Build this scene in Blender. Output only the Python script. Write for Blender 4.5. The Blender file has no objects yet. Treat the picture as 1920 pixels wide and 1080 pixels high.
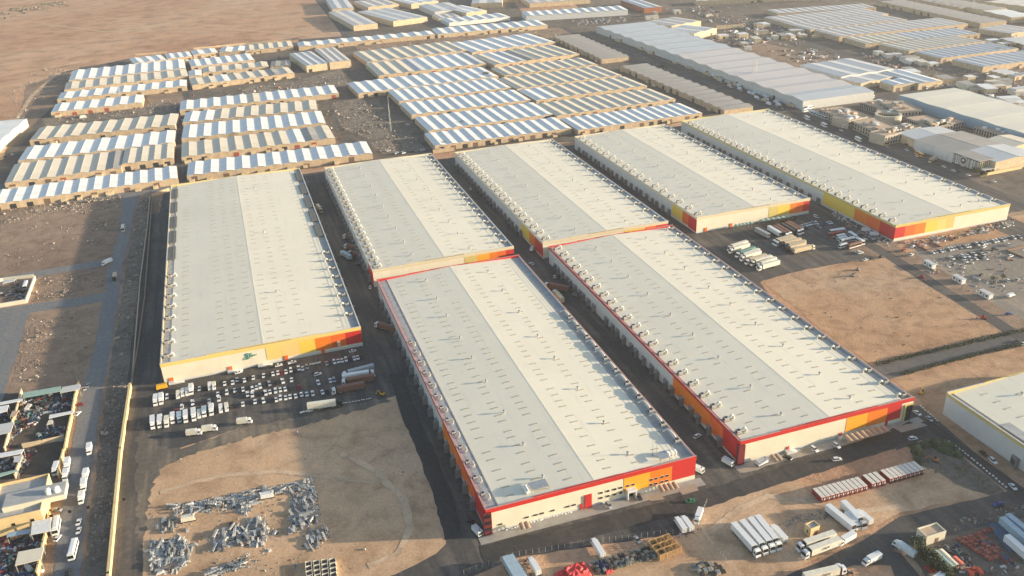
import bpy, bmesh, math, random
from mathutils import Vector, Matrix
from mathutils.geometry import tessellate_polygon
random.seed(7)
rnd, uni = random.random, random.uniform
D = bpy.data
SC = bpy.context.scene
COL = SC.collection

# ------------------------------------------------------------------ camera, sky, sun, exposure
F, PITCH, ROLL, YAW, H = 1613.898, 0.4548837, -0.0436291, 0.3078716, 220.0
cyw, syw, cpt, spt = math.cos(YAW), math.sin(YAW), math.cos(PITCH), math.sin(PITCH)
FW = Vector((syw*cpt, cyw*cpt, -spt)); _rt = Vector((cyw, -syw, 0)); _up = _rt.cross(FW)
RT = math.cos(ROLL)*_rt + math.sin(ROLL)*_up
UP = -math.sin(ROLL)*_rt + math.cos(ROLL)*_up
cam = D.cameras.new('camera'); co = D.objects.new('camera', cam); COL.objects.link(co)
cam.sensor_width = 36.0; cam.lens = 36.0*F/1920.0; cam.clip_start = 1.0; cam.clip_end = 20000.0
M = Matrix((RT, UP, -FW)).transposed().to_4x4(); M.translation = Vector((0, 0, H)); co.matrix_world = M
SC.camera = co
SUN_AZ, SUN_EL = math.radians(-17.5), math.radians(9.7)
SDIR = Vector((math.cos(SUN_AZ)*math.cos(SUN_EL), math.sin(SUN_AZ)*math.cos(SUN_EL), math.sin(SUN_EL)))
W = D.worlds.new("World"); SC.world = W; W.use_nodes = True
sky = W.node_tree.nodes.new('ShaderNodeTexSky'); sky.sky_type = 'NISHITA'; sky.sun_disc = False
sky.sun_elevation = SUN_EL; sky.sun_rotation = math.pi/2 - SUN_AZ
sky.air_density = 1.0; sky.dust_density = 1.3; sky.ozone_density = 1.2
bg = W.node_tree.nodes['Background']; bg.inputs[1].default_value = 0.125
W.node_tree.links.new(sky.outputs[0], bg.inputs[0])
sl = D.lights.new('sun', 'SUN'); sl.energy = 4.9; sl.angle = math.radians(0.9); sl.color = (1.0, 0.83, 0.60)
so = D.objects.new('sun', sl); COL.objects.link(so); so.rotation_euler = SDIR.to_track_quat('Z', 'Y').to_euler(); so.location = (900, -300, 400)
SC.view_settings.view_transform = 'Standard'; SC.view_settings.look = 'None'
SC.view_settings.exposure = 1.2; SC.view_settings.gamma = 1.0

def G(x, y, z=0.0):                       # where the ray through a photo pixel meets the level z
    d = FW*F + RT*(x-960.0) + UP*(540.0-y); t = (z-H)/d.z
    return Vector((d.x*t, d.y*t, z))
TL = dict(a=(0,0,3), b=(640,0,3), c=(1280,0,3), d=(0,360,3), e=(640,360,3), f=(1280,360,3), g=(0,720,3), h=(640,720,3), i=(1280,720,3),
 p1=(440,630,6.353), p2=(270,710,8), p3=(0,710,5.684), p4=(0,880,5.4), p5=(270,890,5.189), p6=(900,960,4.571), p7=(1660,940,7.385),
 r1=(1340,380,5.647), r2=(1640,390,6.353), r3=(1480,150,4.364), r4=(1280,0,6), r5=(1600,0,6), t6=(560,0,5.647), t7=(900,0,4.8), z1=(1340,920,6), o=(0,0,1))
def P(t, x, y):
    ox, oy, s = TL[t]; return (ox+x/s, oy+y/s)
def GP(t, x, y, z=0.0): return G(*P(t, x, y), z)

# ------------------------------------------------------------------ materials
def new_mat(name):
    m = D.materials.new(name); m.use_nodes = True; return m, m.node_tree.nodes, m.node_tree.links, m.node_tree.nodes['Principled BSDF']
def ramp(N, stops, interp='LINEAR'):
    r = N.new('ShaderNodeValToRGB'); e = r.color_ramp.elements; r.color_ramp.interpolation = interp
    while len(e) < len(stops): e.new(0.5)
    for k, (p, c) in enumerate(stops): e[k].position = p; e[k].color = (*c, 1)
    return r
def noise(N, L, co, scale, detail=4, rough=.55, dist=0):
    n = N.new('ShaderNodeTexNoise'); n.inputs['Scale'].default_value = scale; n.inputs['Detail'].default_value = detail
    n.inputs['Roughness'].default_value = rough; n.inputs['Distortion'].default_value = dist; L.new(co, n.inputs['Vector']); return n
def mix(N, L, a, b, fac, mode='MIX'):
    x = N.new('ShaderNodeMix'); x.data_type = 'RGBA'; x.blend_type = mode
    for s, v in ((x.inputs[6], a), (x.inputs[7], b)):
        if isinstance(v, tuple): s.default_value = (*v, 1)
        else: L.new(v, s)
    if isinstance(fac, (int, float)): x.inputs[0].default_value = fac
    else: L.new(fac, x.inputs[0])
    return x.outputs[2]
MC = {}
def paint(c, rough=.6, metal=0.0, var=.12, scale=.8):
    k = (c, rough, metal, var, scale)
    if k in MC: return MC[k]
    m, N, L, B = new_mat('paint_%d' % len(MC)); tc = N.new('ShaderNodeTexCoord')
    n = noise(N, L, tc.outputs['Object'], scale, 5, .6)
    r = ramp(N, [(.3, tuple(v*(1-var) for v in c)), (.7, tuple(min(1, v*(1+var)) for v in c))]); L.new(n.outputs[0], r.inputs[0])
    L.new(r.outputs[0], B.inputs['Base Color']); B.inputs['Roughness'].default_value = rough; B.inputs['Metallic'].default_value = metal
    MC[k] = m; return m
def earth(name, cs, scale=1.0, bump=.4, rocks=.0, rockc=(.2,.17,.14), bd=.6):
    """dry ground: broad stains, medium mottling, fine grit, tyre-smoothed streaks"""
    m, N, L, B = new_mat(name); tc = N.new('ShaderNodeTexCoord'); o = tc.outputs['Object']
    n1 = noise(N, L, o, .012*scale, 5, .6, .6); n2 = noise(N, L, o, .09*scale, 6, .65, .4); n3 = noise(N, L, o, 1.1*scale, 5, .7)
    r = ramp(N, [(.32, cs[0]), (.5, cs[1]), (.68, cs[2])]); L.new(n1.outputs[0], r.inputs[0])
    g2 = ramp(N, [(.3, (.66,.64,.62)), (.5, (1,1,1)), (.72, (1.22,1.2,1.16))]); L.new(n2.outputs[0], g2.inputs[0])
    g3 = ramp(N, [(.3, (.8,.8,.8)), (.7, (1.18,1.18,1.18))]); L.new(n3.outputs[0], g3.inputs[0])
    c = mix(N, L, r.outputs[0], g2.outputs[0], 1.0, 'MULTIPLY'); c = mix(N, L, c, g3.outputs[0], 1.0, 'MULTIPLY')
    if rocks:
        n4 = noise(N, L, o, .25*scale, 8, .75, .2); k = ramp(N, [(.60-.1*rocks, (0,0,0)), (.68-.05*rocks, (1,1,1))]); L.new(n4.outputs[0], k.inputs[0])
        mm = N.new('ShaderNodeMath'); mm.operation = 'MULTIPLY'; mm.inputs[1].default_value = .75; L.new(k.outputs[0], mm.inputs[0])
        c = mix(N, L, c, rockc, mm.outputs[0])
    L.new(c, B.inputs['Base Color']); B.inputs['Roughness'].default_value = .95; B.inputs['Specular IOR Level'].default_value = .15
    b = N.new('ShaderNodeBump'); b.inputs['Strength'].default_value = bump; b.inputs['Distance'].default_value = bd
    ad = N.new('ShaderNodeMath'); ad.operation = 'ADD'; L.new(n2.outputs[0], ad.inputs[0]); L.new(n3.outputs[0], ad.inputs[1]); L.new(ad.outputs[0], b.inputs['Height'])
    L.new(b.outputs[0], B.inputs['Normal']); return m
def tarmac(name, c, dust, amount=.5, ang=0.0):
    m, N, L, B = new_mat(name); tc = N.new('ShaderNodeTexCoord'); o = tc.outputs['Object']
    mp = N.new('ShaderNodeMapping'); mp.inputs['Rotation'].default_value[2] = ang; mp.inputs['Scale'].default_value = (.16, .012, 1); L.new(o, mp.inputs[0])
    n1 = noise(N, L, o, .02, 6, .65, .8); n2 = noise(N, L, mp.outputs[0], 1.6, 4, .6, .3); n3 = noise(N, L, o, .5, 6, .7)
    ad = N.new('ShaderNodeMath'); ad.operation = 'ADD'; L.new(n1.outputs[0], ad.inputs[0]); L.new(n2.outputs[0], ad.inputs[1])
    r = ramp(N, [(.0, (0,0,0)), (1, (1,1,1))]); r.color_ramp.elements[0].position = .47 - .0*amount; r.color_ramp.elements[1].position = .62
    h = N.new('ShaderNodeMath'); h.operation = 'MULTIPLY'; h.inputs[1].default_value = .5; L.new(ad.outputs[0], h.inputs[0]); L.new(h.outputs[0], r.inputs[0])
    f = N.new('ShaderNodeMath'); f.operation = 'MULTIPLY'; f.inputs[1].default_value = amount; L.new(r.outputs[0], f.inputs[0])
    cc = mix(N, L, c, dust, f.outputs[0]); g = ramp(N, [(.3, (.75,.75,.75)), (.7, (1.25,1.25,1.25))]); L.new(n3.outputs[0], g.inputs[0])
    cc = mix(N, L, cc, g.outputs[0], 1.0, 'MULTIPLY'); L.new(cc, B.inputs['Base Color']); B.inputs['Roughness'].default_value = .85
    B.inputs['Specular IOR Level'].default_value = .25; return m
def sheet_metal(name, c, pitch=1.0, axis=0, var=.1, rough=.45, dirt=(.5,.45,.36), seams=.06, scale=.06, patch=0.0):
    """profiled roof sheet: fine ribs, sheet-to-sheet tone, streaky dirt"""
    m, N, L, B = new_mat(name); tc = N.new('ShaderNodeTexCoord'); o = tc.outputs['Object']
    sp = N.new('ShaderNodeSeparateXYZ'); L.new(o, sp.inputs[0])
    mp = N.new('ShaderNodeMapping'); mp.inputs['Scale'].default_value = (1, .12, 1) if axis == 0 else (.12, 1, 1); L.new(o, mp.inputs[0])
    n1 = noise(N, L, o, scale*.35, 4, .6); n2 = noise(N, L, mp.outputs[0], scale*6, 4, .65); 
    br = N.new('ShaderNodeTexBrick'); br.inputs['Scale'].default_value = 1.0; br.inputs['Brick Width'].default_value = 12.0; br.inputs['Row Height'].default_value = 6.0
    br.inputs['Mortar Size'].default_value = .05; br.inputs['Color1'].default_value = (1,1,1,1); br.inputs['Color2'].default_value = (1-.5*var,1-.5*var,1-.4*var,1); br.inputs['Mortar'].default_value = (1-seams*2,1-seams*2,1-seams*2,1)
    L.new(o, br.inputs['Vector'])
    r = ramp(N, [(.3, tuple(v*(1-var) for v in c)), (.7, tuple(min(.9, v*(1+var*.6)) for v in c))]); L.new(n1.outputs[0], r.inputs[0])
    k = ramp(N, [(.55, (0,0,0)), (.8, (.55,.55,.55))]); L.new(n2.outputs[0], k.inputs[0])
    cc = mix(N, L, r.outputs[0], dirt, k.outputs[0]); cc = mix(N, L, cc, br.outputs[0], 1.0, 'MULTIPLY')
    if patch:
        vo = N.new('ShaderNodeTexVoronoi'); vo.distance = 'CHEBYCHEV'; vo.inputs['Scale'].default_value = .06; vo.inputs['Randomness'].default_value = .8; L.new(o, vo.inputs['Vector'])
        sp2 = N.new('ShaderNodeSeparateColor'); L.new(vo.outputs['Color'], sp2.inputs[0]); pr = ramp(N, [(.0, (1-patch,1-patch,1-patch*.8)), (.18, (1,1,1)), (.85, (1,1,1)), (1, (1+patch*.5,1+patch*.5,1+patch*.45))]); L.new(sp2.outputs[0], pr.inputs[0])
        cc = mix(N, L, cc, pr.outputs[0], 1.0, 'MULTIPLY')
        n5 = noise(N, L, o, .5, 7, .75, .5); q5 = ramp(N, [(.66, (1,1,1)), (.78, (.86,.84,.78))]); L.new(n5.outputs[0], q5.inputs[0]); cc = mix(N, L, cc, q5.outputs[0], 1.0, 'MULTIPLY')
    L.new(cc, B.inputs['Base Color'])
    w = N.new('ShaderNodeMath'); w.operation = 'MULTIPLY'; w.inputs[1].default_value = 2*math.pi/pitch; L.new(sp.outputs[axis], w.inputs[0])
    s = N.new('ShaderNodeMath'); s.operation = 'SINE'; L.new(w.outputs[0], s.inputs[0])
    b = N.new('ShaderNodeBump'); b.inputs['Strength'].default_value = .06; b.inputs['Distance'].default_value = .05; L.new(s.outputs[0], b.inputs['Height']); L.new(b.outputs[0], B.inputs['Normal'])
    B.inputs['Roughness'].default_value = rough; return m

WHITE = paint((.72,.72,.70), .4); CREAM = paint((.70,.64,.50), .6, var=.06, scale=.15); GREY = paint((.38,.38,.37), .7); LGREY = paint((.55,.55,.53), .6, var=.08, scale=.2)
DARK = paint((.035,.035,.038), .5); GLASS = paint((.02,.024,.03), .12); BLACKR = paint((.03,.03,.03), .9); STEEL = paint((.45,.46,.47), .4, .5)
TAN = paint((.50,.38,.25), .85, var=.2, scale=.25); TAN2 = paint((.58,.46,.30), .85, var=.18, scale=.25); GOLD = paint((.66,.50,.26), .85, var=.12, scale=.2)
RED = paint((.52,.025,.022), .5, var=.06); REDOR = paint((.72,.13,.02), .5, var=.06); ORANGE = paint((.74,.19,.015), .5, var=.06); AMBER = paint((.80,.36,.025), .5, var=.06); PEACH = paint((.80,.52,.20), .5, var=.05)
YELLOW = paint((.74,.52,.08), .5, var=.05); PALEY = paint((.72,.53,.17), .55, var=.06); BEIGEB = paint((.62,.53,.36), .6, var=.06); OLIVEY = paint((.58,.46,.15), .55, var=.06)
BROWN = paint((.22,.12,.08), .7); BLUE = paint((.04,.10,.30), .5); GREEN = paint((.02,.30,.12), .45); TEAL = paint((.0,.20,.19), .4); RUST = paint((.34,.11,.05), .8); SILVER = paint((.42,.43,.44), .35, .3)
MAROON = paint((.16,.02,.025), .5); SAND = paint((.50,.37,.26), .9); SKYL = paint((.45,.40,.30), .45, var=.2, scale=.4); PALEBLUE = paint((.30,.42,.52), .5); PGREEN = paint((.30,.42,.36), .6)
ROOFM = sheet_metal('warehouse_roof_sheet', (.80,.745,.60), 1.2, 0, .04, .6, (.60,.58,.49), .03, .06, .035)
STRIPM = paint((.36,.37,.37), .7, var=.18, scale=.3)
SHEDM = dict(w=sheet_metal('white_shed_sheet', (.80,.81,.79), .9, 1, .1, .5), b=sheet_metal('beige_shed_sheet', (.70,.63,.50), .9, 1, .14, .65), g=sheet_metal('grey_shed_sheet', (.36,.34,.31), .9, 1, .15, .7),
  l=sheet_metal('light_shed_sheet', (.60,.57,.53), .9, 1, .06, .7), c=sheet_metal('cream_hall_sheet', (.74,.70,.58), .9, 1, .05, .6), v=sheet_metal('pale_blue_grey_sheet', (.48,.52,.55), .9, 1, .06, .6), m=sheet_metal('pale_grey_sheet', (.54,.52,.51), .9, 1, .05, .7), u=sheet_metal('blue_shed_sheet', (.56,.58,.585), .9, 1, .08, .65), d=sheet_metal('stained_shed_sheet', (.42,.40,.36), .9, 1, .35, .6, (.25,.2,.15)))
DOORM = dict(k=DARK, r=paint((.30,.07,.04), .7), n=paint((.16,.10,.07), .7), t=paint((.42,.35,.26), .7), e=paint((.10,.22,.15), .7))

# ------------------------------------------------------------------ mesh helper
class MB:
    def __init__(s, off=(0,0,0)): s.v, s.f, s.m, s.off = [], [], [], Vector(off)
    def face(s, pts, m=0):
        k = len(s.v); s.v += [Vector(p) for p in pts]; s.f.append(tuple(range(k, k+len(pts)))); s.m.append(m)
    def hexa(s, p, m=0, bottom=True):      # p: 4 lower (ccw) + 4 upper corners
        k = len(s.v); s.v += [Vector(q) for q in p]
        fs = [(4,5,6,7), (0,1,5,4), (1,2,6,5), (2,3,7,6), (3,0,4,7)] + ([(3,2,1,0)] if bottom else [])
        for f in fs: s.f.append(tuple(k+i for i in f)); s.m.append(m)
    def box(s, x0, x1, y0, y1, z0, z1, m=0, tx=0, ty=0):
        s.hexa([(x0,y0,z0), (x1,y0,z0), (x1,y1,z0), (x0,y1,z0), (x0+tx,y0+ty,z1), (x1-tx,y0+ty,z1), (x1-tx,y1-ty,z1), (x0+tx,y1-ty,z1)], m)
    def obox(s, c, ux, lx, ly, z0, z1, m=0, tz=0.0):   # box turned in plan, ux = unit direction of its length
        ux = Vector((ux[0], ux[1], 0)).normalized(); uy = Vector((-ux.y, ux.x, 0)); c = Vector((c[0], c[1], 0)); a, b = ux*lx/2, uy*ly/2
        q = [c-a-b, c+a-b, c+a+b, c-a+b]; s.hexa([p+Vector((0,0,z0)) for p in q] + [p+Vector((0,0,z1+(tz if i in (1,2) else 0))) for i, p in enumerate(q)], m)
    def prism(s, prof, y0, y1, m=0, ty=0):   # side profile (x,z) ccw seen from -y, extruded in y
        n = len(prof); k = len(s.v); s.v += [Vector((x, y0, z)) for x, z in prof] + [Vector((x, y1, z)) for x, z in prof]
        s.f.append(tuple(range(k, k+n))); s.m.append(m); s.f.append(tuple(range(k+2*n-1, k+n-1, -1))); s.m.append(m)
        for i in range(n): j = (i+1) % n; s.f.append((k+j, k+i, k+n+i, k+n+j)); s.m.append(m)
    def tube(s, pts, r, n=8, m=0, cap=True):
        pts = [Vector(p) for p in pts]; rr = r if isinstance(r, (list, tuple)) else [r]*len(pts); k = len(s.v)
        for i, p in enumerate(pts):
            d = (pts[min(i+1, len(pts)-1)]-pts[max(i-1, 0)]).normalized(); a = d.orthogonal() if abs(d.z) > .9 else d.cross(Vector((0,0,1))); a.normalize(); b = d.cross(a)
            for j in range(n): t = 2*math.pi*j/n; s.v.append(p + a*(rr[i]*math.cos(t)) + b*(rr[i]*math.sin(t)))
        for i in range(len(pts)-1):
            for j in range(n): q = (j+1) % n; s.f.append((k+i*n+j, k+i*n+q, k+(i+1)*n+q, k+(i+1)*n+j)); s.m.append(m)
        if cap: s.f.append(tuple(range(k+n-1, k-1, -1))); s.m.append(m); e = k+(len(pts)-1)*n; s.f.append(tuple(range(e, e+n))); s.m.append(m)
    def mesh(s, name, mats):
        me = D.meshes.new(name); me.from_pydata([tuple(v-s.off) for v in s.v], [], s.f)
        for mt in (mats if isinstance(mats, (list, tuple)) else [mats]): me.materials.append(mt)
        me.polygons.foreach_set('material_index', s.m); 
        bm = bmesh.new(); bm.from_mesh(me); bmesh.ops.recalc_face_normals(bm, faces=bm.faces); bm.to_mesh(me); bm.free(); me.update(); return me
    def build(s, name, mats, parent=None, loc=(0,0,0), rz=0):
        return link(name, s.mesh(name, mats), parent, loc, rz)
def link(name, me, parent=None, loc=(0,0,0), rz=0):
    o = D.objects.new(name, me); COL.objects.link(o); o.location = loc; o.rotation_euler.z = rz
    if parent: o.parent = parent
    return o
def tag(o, label=None, cat=None, group=None, kind=None):
    for k, v in (('label', label), ('category', cat), ('group', group), ('kind', kind)):
        if v: o[k] = v
    return o
def thing(name, label, cat, loc=(0,0,0), rz=0.0, group=None): return tag(link(name, None, None, loc, rz), label, cat, group)
ORD = 'first second third fourth fifth sixth seventh eighth ninth tenth eleventh twelfth thirteenth fourteenth fifteenth sixteenth seventeenth eighteenth nineteenth twentieth'.split()
ORD += ['twenty-'+w for w in ORD[:9]] + ['thirtieth'] + ['thirty-'+w for w in ORD[:9]] + ['fortieth'] + ['forty-'+w for w in ORD[:9]] + ['fiftieth']

def wobble(pts, step=5.0, amp=.8):
    out = []
    for i, p in enumerate(pts):
        q = pts[(i+1) % len(pts)]; n = max(1, min(60, int((q-p).length/step)))
        for k in range(n):
            r = p.lerp(q, k/n); a = 0 if (k == 0 or amp == 0) else amp
            out.append(Vector((r.x+uni(-a, a), r.y+uni(-a, a), r.z)))
    return out
_zc = [0]
def flat(name, pts, z, m, amp=.8, step=5.0, kind='structure', label=None):
    _zc[0] += 1; z += .0012*_zc[0]
    pts = [Vector((p[0], p[1], z)) for p in pts]
    if amp: pts = wobble(pts, step, amp)
    tri = tessellate_polygon([pts]); me = D.meshes.new(name); me.from_pydata([tuple(p) for p in pts], [], [tuple(t) for t in tri])
    bm = bmesh.new(); bm.from_mesh(me)
    for f in bm.faces:
        if f.normal.z < 0: f.normal_flip()
    bm.to_mesh(me); bm.free(); me.materials.append(m); o = link(name, me); return tag(o, label, None, None, kind)
def flatp(name, t, pp, z, m, amp=.8, **k): return flat(name, [GP(t, x, y, 0) for x, y in pp], z, m, amp, **k)
def road(name, t, pp, w, z, m, amp=.4, step=6.0):
    c = [GP(t, x, y, 0) for x, y in pp]; L_, R_ = [], []
    for i, p in enumerate(c):
        d = (c[min(i+1, len(c)-1)]-c[max(i-1, 0)]).normalized(); n = Vector((-d.y, d.x, 0))*w/2; L_.append(p+n); R_.append(p-n)
    return flat(name, L_+R_[::-1], z, m, amp, step)
def inside(p, poly):
    r = False; j = len(poly)-1
    for i in range(len(poly)):
        a, b = poly[i], poly[j]
        if (a.y > p.y) != (b.y > p.y) and p.x < (b.x-a.x)*(p.y-a.y)/(b.y-a.y)+a.x: r = not r
        j = i
    return r
def pts_in(poly, n):
    xs = [p.x for p in poly]; ys = [p.y for p in poly]; out = []; tries = 0
    while len(out) < n and tries < n*60:
        tries += 1; p = Vector((uni(min(xs), max(xs)), uni(min(ys), max(ys)), 0))
        if inside(p, poly): out.append(p)
    return out
def scatter(name, label, t, pp, n, smin, smax, mats, hs=.5, long=1.0, clump=0, ang=None, big=.06):
    """loose stones / junk too many to count: one object"""
    poly = [GP(t, x, y, 0) for x, y in pp]; mb = MB()
    cen = pts_in(poly, clump) if clump else None
    for k in range(n):
        if cen and rnd() < .8:
            c = random.choice(cen); r = abs(random.gauss(0, 1)); a = uni(0, 6.28); p = Vector((c.x+math.cos(a)*r*4, c.y+math.sin(a)*r*4, 0))
            if not inside(p, poly): continue
        else: p = pts_in(poly, 1); p = p[0] if p else None
        if p is None: continue
        s = smin+(smax-smin)*rnd()**3; s *= (2.2 if rnd() < big else 1); a = uni(0, 6.28) if ang is None else ang+random.choice((0, 1.57))+uni(-.15, .15)
        l = s*uni(1, 1+long); w = s*uni(.5, 1); h = s*hs*uni(.5, 1.3); ux, uy = Vector((math.cos(a), math.sin(a), 0)), Vector((-math.sin(a), math.cos(a), 0))
        q = [p-ux*l/2-uy*w/2, p+ux*l/2-uy*w/2*uni(.6, 1), p+ux*l/2*uni(.7, 1)+uy*w/2, p-ux*l/2+uy*w/2*uni(.6, 1)]; k2 = uni(.5, .95); c = sum(q, Vector())/4
        mb.hexa([v+Vector((0,0,.0)) for v in q] + [c+(v-c)*k2+Vector((0,0,h*uni(.7, 1.2))) for v in q], int(rnd()*len(mats)), False)
    return tag(mb.build(name, mats), label, None, None, 'stuff')
def text_mesh(s, size, ext=.03, shear=0.0):
    cu = D.curves.new('lettering', 'FONT'); cu.body = s; cu.size = size; cu.extrude = ext; cu.align_x = 'CENTER'; cu.align_y = 'CENTER'; cu.shear = shear; cu.offset = size*.02
    o = D.objects.new('lettering', cu); COL.objects.link(o); dg = bpy.context.evaluated_depsgraph_get()
    me = D.meshes.new_from_object(o.evaluated_get(dg)); D.objects.remove(o); D.curves.remove(cu); return me
def lettering(name, s, size, loc, rot, m, parent, ext=.03, shear=0.0):
    me = text_mesh(s, size, ext, shear); me.materials.clear(); me.materials.append(m)
    o = link(name, me, parent, loc); o.rotation_euler = rot; return o
# ------------------------------------------------------------------ the ground, roads and plots (setting)
E_DESERT = earth('desert_earth', [(.43,.245,.15), (.50,.305,.19), (.54,.37,.25)], .35, .5, 0, bd=2.0)
E_DIRT = earth('rough_dirt', [(.23,.165,.12), (.31,.22,.16), (.37,.265,.185)], 1.0, .6, .5, (.15,.13,.115), .8)
E_RUBBLE = earth('rubble_dirt', [(.165,.145,.125), (.22,.19,.16), (.28,.235,.185)], 1.6, .9, 1.0, (.13,.115,.10), 1.0)
E_SAND = earth('sand_plot', [(.47,.30,.18), (.55,.365,.225), (.57,.405,.27)], .8, .22, 0, bd=.35)
E_ORANGE = earth('orange_earth', [(.40,.24,.14), (.46,.29,.18), (.46,.33,.22)], 1.3, .55, .15, (.30,.22,.16), .8)
E_YARD = earth('district_yard', [(.12,.105,.092), (.16,.135,.11), (.21,.17,.135)], 1.2, .3, .3, (.12,.105,.095), .4)
T_MAIN = tarmac('compound_asphalt', (.078,.074,.071), (.20,.168,.138), .7)
T_ROAD = tarmac('road_asphalt', (.08,.077,.075), (.18,.15,.12), .6, .3)
T_LEFT = tarmac('dusty_road_asphalt', (.19,.192,.195), (.25,.235,.21), .6)
T_SIDE = tarmac('side_road_asphalt', (.115,.112,.11), (.17,.15,.125), .5, 1.3)
T_FAR = tarmac('old_road_asphalt', (.09,.085,.08), (.20,.165,.13), .6)
T_LOT = tarmac('lot_surface', (.24,.21,.175), (.34,.28,.215), .8)
LINEM = paint((.55,.55,.52), .7, var=.3)

gm = MB(); gm.face([(-2900,-900,0), (3700,-900,0), (3700,4600,0), (-2900,4600,0)])
tag(gm.build('ground', E_DESERT), None, None, None, 'structure')
flatp('district_ground', 'o', [(-160,400), (330,362), (560,318), (1080,258), (1290,222), (1400,205), (1920,420), (2060,470), (2500,330), (2600,-60), (1650,-80), (1000,-60), (640,-40), (640,70), (440,92), (260,112), (150,126), (60,215), (-160,330)], .02, E_YARD, 2, step=12)
flatp('dirt_margin', 'o', [(-300,372), (330,352), (320,370), (300,372), (274,560), (244,740), (200,1090), (190,1200), (-500,1200)], .03, E_DIRT, 1)
flat('compound_asphalt', [G(262,1010), G(246,740), G(275,560), G(305,362), G(600,322), G(1075,272), G(1276,236), G(1500,226), (505,690), (505,412), (470,392), (376,388), G(1690,474), G(1662,480), G(1600,490), G(1500,508), G(1425,529), (258,340), (258,232), G(1740,800), G(1700,835), G(1490,897), G(1325,945), G(1273,1003), G(1133,1020), G(960,1048), G(850,1100), G(240,1170)], .04, T_MAIN, .5)
flatp('sand_plot', 'o', [(290,862), (330,842), (440,806), (560,785), (640,766), (722,748), (742,742), (756,790), (800,880), (836,1002), (836,1020), (818,1038), (760,1068), (620,1120), (240,1160), (262,1010), (276,900)], .06, E_SAND, .6, step=4)
flatp('orange_plot', 'o', [(1428,527), (1500,508), (1560,500), (1600,488), (1662,478), (1700,500), (1790,560), (1893,622), (1880,636), (1760,660), (1660,690), (1640,690), (1530,610)], .06, E_ORANGE, .8, step=4)
flatp('cleared_lot', 'o', [(1690,462), (1760,440), (1900,405), (2050,380), (2140,560), (1925,604), (1880,580), (1790,520)], .05, T_LOT, .6)
flatp('lot_verge', 'o', [(1592,470),(1690,440),(1930,392),(2120,540),(1990,700),(1925,628),(1880,640),(1790,570),(1690,492)], .045, E_DIRT, .8)
E_OIL = earth('oily_yard_ground', [(.07,.06,.052), (.10,.085,.072), (.14,.115,.09)], 1.5, .5, .4, (.05,.045,.042), .5)
for q in ([(0,738),(40,735),(146,722),(136,790),(118,860),(112,895),(40,890),(-60,930),(-60,740)], [(-60,1000),(92,965),(86,1010),(70,1100),(-60,1100)]): flatp('junk_yard_ground', 'o', q, .07, E_OIL, .6)
flatp('red_dirt_strip', 'o', [(1680,462), (1700,448), (1890,408), (1930,400), (1930,432), (1860,448), (1760,462), (1700,474)], .07, E_ORANGE, .8, step=3)
flatp('dirt_strip', 'o', [(1655,705), (1760,684), (1960,640), (1990,690), (1830,760), (1780,800), (1722,776), (1690,725)], .06, E_ORANGE, .7, step=3)
road('side_road', 'o', [(1640,702), (1760,668), (1925,632), (2100,592)], 13, .08, T_SIDE)
road('lot_road', 'o', [(1590,436), (1668,480), (1770,545), (1880,612), (1990,680)], 8, .08, T_FAR)
flatp('road_surface', 'o', [(1700,764), (1724,760), (1760,790), (1830,850), (1905,905), (1960,945), (2120,1060), (2000,1130), (1925,960), (1890,922), (1862,900), (1770,826), (1725,826), (1680,845)], .07, T_ROAD, .3)
flatp('sandy_yard', 'o', [(1325,945), (1490,897), (1530,933), (1590,918), (1730,872), (1705,850), (1700,838), (1740,824), (1790,845), (1860,898), (1888,925), (1800,938), (1690,960), (1620,1000), (1540,1045), (1440,1085), (1330,1110), (1000,1110), (1010,1062), (1140,1035), (1290,1003)], .06, E_SAND, .6, step=4)
flatp('low_road', 'o', [(1900,920), (1960,945), (1950,965), (1870,982), (1760,1010), (1700,1020), (1690,1040), (1740,1100), (1690,1110), (1670,1060), (1600,1060), (1480,1110), (1400,1110), (1540,1052), (1640,1000), (1690,968), (1800,942)], .08, T_ROAD, .4)
flatp('planted_corner', 'o', [(1706,838), (1740,824), (1790,845), (1862,900), (1885,922), (1858,930), (1790,908), (1750,880), (1722,872)], .08, E_RUBBLE, .7, step=3)
flatp('storage_yard', 'o', [(1705,1025), (1780,985), (1930,940), (2000,1000), (2000,1130), (1760,1130)], .05, E_RUBBLE, .8)
# left side: dusty road, cross roads and plots
flatp('dusty_road', 'o', [(230,366), (262,364), (252,400), (245,435), (228,505), (222,560), (212,620), (202,680), (192,740), (183,790), (170,900), (160,980), (150,1090), (100,1090), (115,960), (130,860), (142,800), (152,730), (165,700), (180,640), (190,580), (198,545), (200,505), (224,440)], .08, T_LEFT, .5)
road('cross_road', 'o', [(205,491), (150,500), (60,515), (-40,534)], 11, .07, T_LEFT)
road('cross_road', 'o', [(200,556), (140,567), (60,578), (-40,592)], 12, .07, T_LEFT)
flatp('gravel_road', 'o', [(-20,588), (56,584), (40,640), (20,700), (0,760), (-60,800)], .065, T_LEFT, .5)
road('inner_drive', 'o', [(292,400), (270,600), (258,760), (246,920), (236,1090)], 11, .09, T_MAIN)
flatp('rubble_strip', 'o', [(262,372), (284,368), (262,560), (245,700), (232,800), (205,1090), (155,1090), (180,880), (200,730), (222,600), (240,480), (256,400)], .055, E_RUBBLE, .8, step=3)
flatp('earth_plot', 'o', [(0,430), (80,405), (180,398), (215,395), (205,455), (150,488), (60,502), (-20,515)], .06, E_DIRT, .8, step=3)
flatp('earth_plot', 'o', [(70,590), (165,572), (178,580), (168,650), (150,712), (60,735), (15,740), (40,660)], .06, E_DIRT, .8, step=3)
flatp('earth_lane', 'o', [(-80,352), (340,318), (330,356), (180,374), (-80,400)], .035, T_LEFT, .5)
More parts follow.
